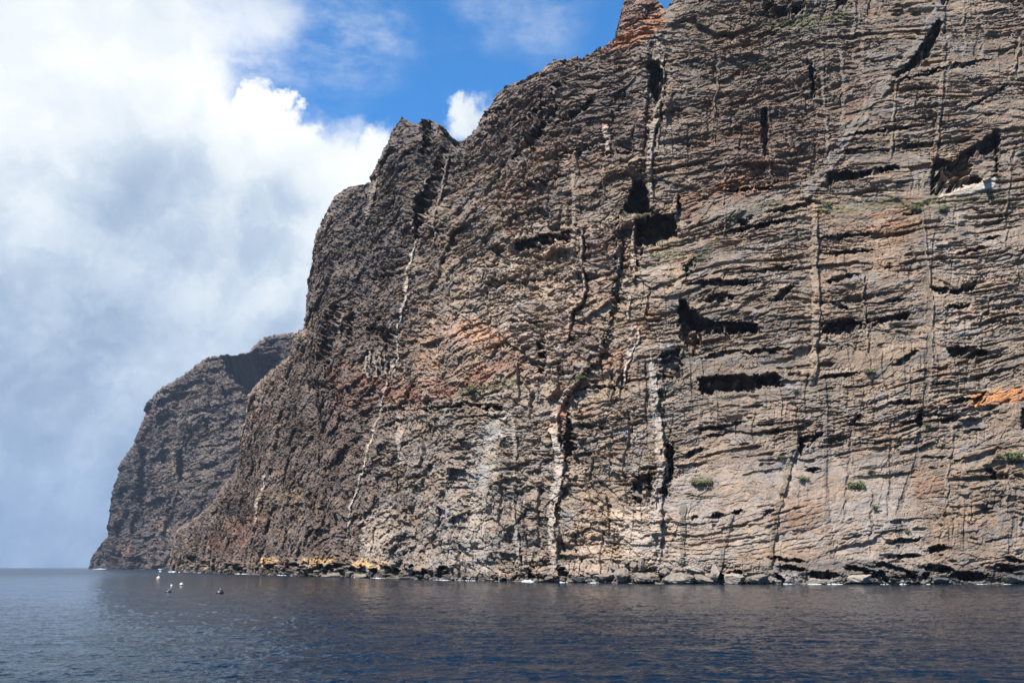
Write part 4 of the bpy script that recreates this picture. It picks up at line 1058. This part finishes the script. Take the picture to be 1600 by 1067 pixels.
for k, (u, v, wp, hp, mt, lab) in enumerate(BL):
    sv = float(waterv_of(np.interp(u, Y0U, Y0V)))
    p, n, mpp = on_cliff(u, min(v, sv - 2))
    r_ = np.random.RandomState(900 + k); d = IV.copy()
    for _ in range(14):                       # chisel flat facets
        nn = r_.normal(size=3); nn /= np.linalg.norm(nn); h = r_.uniform(.5, .85); t_ = d @ nn
        d -= np.maximum(t_ - h, 0)[:, None] * nn
    nz = fbm(d[:, 0] * 2.2 + d[:, 2] * 1.3 + k * 7, d[:, 1] * 2.2 - d[:, 2] * 1.7, 60, 5, .6)
    cvv, cee = cells(d[:, 0] * 2.6 + d[:, 2] + k * 5, d[:, 1] * 2 + d[:, 2] * 2.4, 61)
    d = d * (1 + .13 * nz + .08 * (cvv - .5))[:, None]
    sx = wp * mpp * .58; sz = hp * mpp * .62; sy = max(2.0, (sx + sz) * .5)
    d = d * np.array([sx, sy, sz])
    o = mesh_obj('boulder', d, IF, (BOULD, BOULD_D, BOULD_P)[mt])
    y_ = p[1] - sy * .45; base = ray(u, v); t_ = y_ / base[1]
    o.location = (base[0] * t_, y_, max(HC + base[2] * t_, sz * .25)); o.rotation_euler = (0, 0, r_.uniform(-.4, .4))
    o['label'] = lab; o['category'] = 'boulder'; o['group'] = 'boulders along the foot of the cliff'

# ---- small broken rock along the shore: nobody could count it
RV, RF = ico(2); rv, rf = [], []
r_ = np.random.RandomState(31)
for k in range(620):
    u = r_.uniform(272, 1690); dens = .35 + .65 * float(ss(perlin(np.array([u / 45.]), np.array([2.2]), 17)[0], -.2, .3))
    if r_.rand() > dens: continue
    svv = float(waterv_of(np.interp(u, Y0U, Y0V))); p, n, mpp = on_cliff(u, svv - abs(r_.normal()) * 5 - 1)
    R0 = mpp * r_.choice([1.6, 2.2, 3.2, 4.6], p=[.4, .3, .2, .1]) * r_.uniform(.7, 1.3); d = RV.copy()
    for _ in range(8):
        nn = r_.normal(size=3); nn /= np.linalg.norm(nn); d -= np.maximum(d @ nn - r_.uniform(.45, .8), 0)[:, None] * nn
    d = d * (1 + .12 * r_.normal(size=(len(d), 1)) * .5) * np.array([r_.uniform(.8, 1.5), r_.uniform(.8, 1.2), r_.uniform(.5, .9)]) * R0
    c_ = np.array([p[0], p[1] - R0 * .3, max(.05, p[2] - R0 * .2)]); k0 = len(rv)
    rv += list(d + c_); rf += [tuple(a + k0 for a in f) for f in RF]
ru_ = mesh_obj('shore_rubble', rv, rf, simple_mat('rubble_rock', (.085, .072, .06), .9, .5, .35)); ru_['kind'] = 'stuff'; ru_['label'] = 'small dark broken rock strewn along the waterline'

# ---- surf: broken white water along the rocks
foam = bpy.data.materials.new('surf_foam'); foam.use_nodes = True; t = NT(foam.node_tree); t.n.clear()
pos = t.node('ShaderNodeNewGeometry').outputs['Position']; n = t.noise(pos, .9, 6, .7)
p_ = t.node('ShaderNodeBsdfPrincipled', ins={'Base Color': t.mix(t.mapr(n, .38, .52), (.16, .26, .28), (.38, .41, .42)), 'Roughness': .8})
o_ = t.node('ShaderNodeOutputMaterial'); t.l.new(p_.outputs[0], o_.inputs[0])
fv, ff = [], []
FO = [(143, 166, .8), (247, 254, 1.4), (262, 285, 1.6), (300, 315, .5), (325, 350, .5), (366, 392, 1.2), (424, 462, 1.0), (500, 530, .5), (578, 614, 1.4), (640, 655, .4), (676, 706, 1.0), (710, 745, 1.0),
      (760, 790, .6), (806, 840, 2.6), (864, 900, 1.5), (898, 946, 1.1), (965, 990, .4), (1020, 1036, .4), (1080, 1110, .4), (1160, 1195, .8), (1216, 1244, 1.2), (1243, 1292, 1.0), (1290, 1318, 1.1), (1332, 1346, 1.0), (1375, 1390, .5),
      (1405, 1422, 1.5), (1436, 1454, 1.1), (1462, 1476, 1.6), (1486, 1500, .8), (1520, 1545, .6), (1560, 1600, .5), (1600, 1640, 1)]
row0 = CP[2]; ru = PU[2]
for k, (u0, u1, hh) in enumerate(FO):
    n_ = max(10, int((u1 - u0) * 1.6)); m_ = 9; b_ = len(fv)
    for i in range(n_):
        f_ = i / (n_ - 1); u = u0 + (u1 - u0) * f_
        if u > 262: y0_ = row0[np.argmin(np.abs(ru - u)), 1] - .6
        else: y0_ = float(y0h(u, 0)) - 6
        mp = y0_ / FPX; env = math.sin(math.pi * f_) ** .5 * max(0.04, min(1, .75 + 1.9 * float(perlin(np.array([u * .06]), np.array([k * 1.7]), 15)[0])))
        nz_ = float(perlin(np.array([u * .35]), np.array([k * 3.3]), 5)[0]); wid = (3.2 + 3 * nz_) * env * max(1, mp * 3)
        for j in range(m_):
            g_ = j / (m_ - 1)
            yy = y0_ + .8 - wid * g_ * 1.3
            zz = .03 + hh * env * mp * .85 * math.sin(math.pi * min(1, g_ * 1.15 + .05)) * (1 + 1.1 * float(perlin(np.array([u * .8]), np.array([j * .6 + k]), 6)[0])) - .12 * g_
            x_ = (u - 800) / FPX * (math.cos(PITCH) + .2543 * math.sin(PITCH)) ** -1 * 0
            dx, dy, dz = ray(u, float(waterv_of(y0_)))
            fv.append((dx / dy * yy, yy, zz))
    for i in range(n_ - 1):
        for j in range(m_ - 1): ff.append((b_ + i * m_ + j, b_ + (i + 1) * m_ + j, b_ + (i + 1) * m_ + j + 1, b_ + i * m_ + j + 1))
fo = mesh_obj('surf_foam', fv, ff, foam, None, True)
fo['kind'] = 'stuff'; fo['label'] = 'thin broken line of white surf along the cliff foot'; fo['category'] = 'surf'
print('done', round(time.time() - T0, 1))
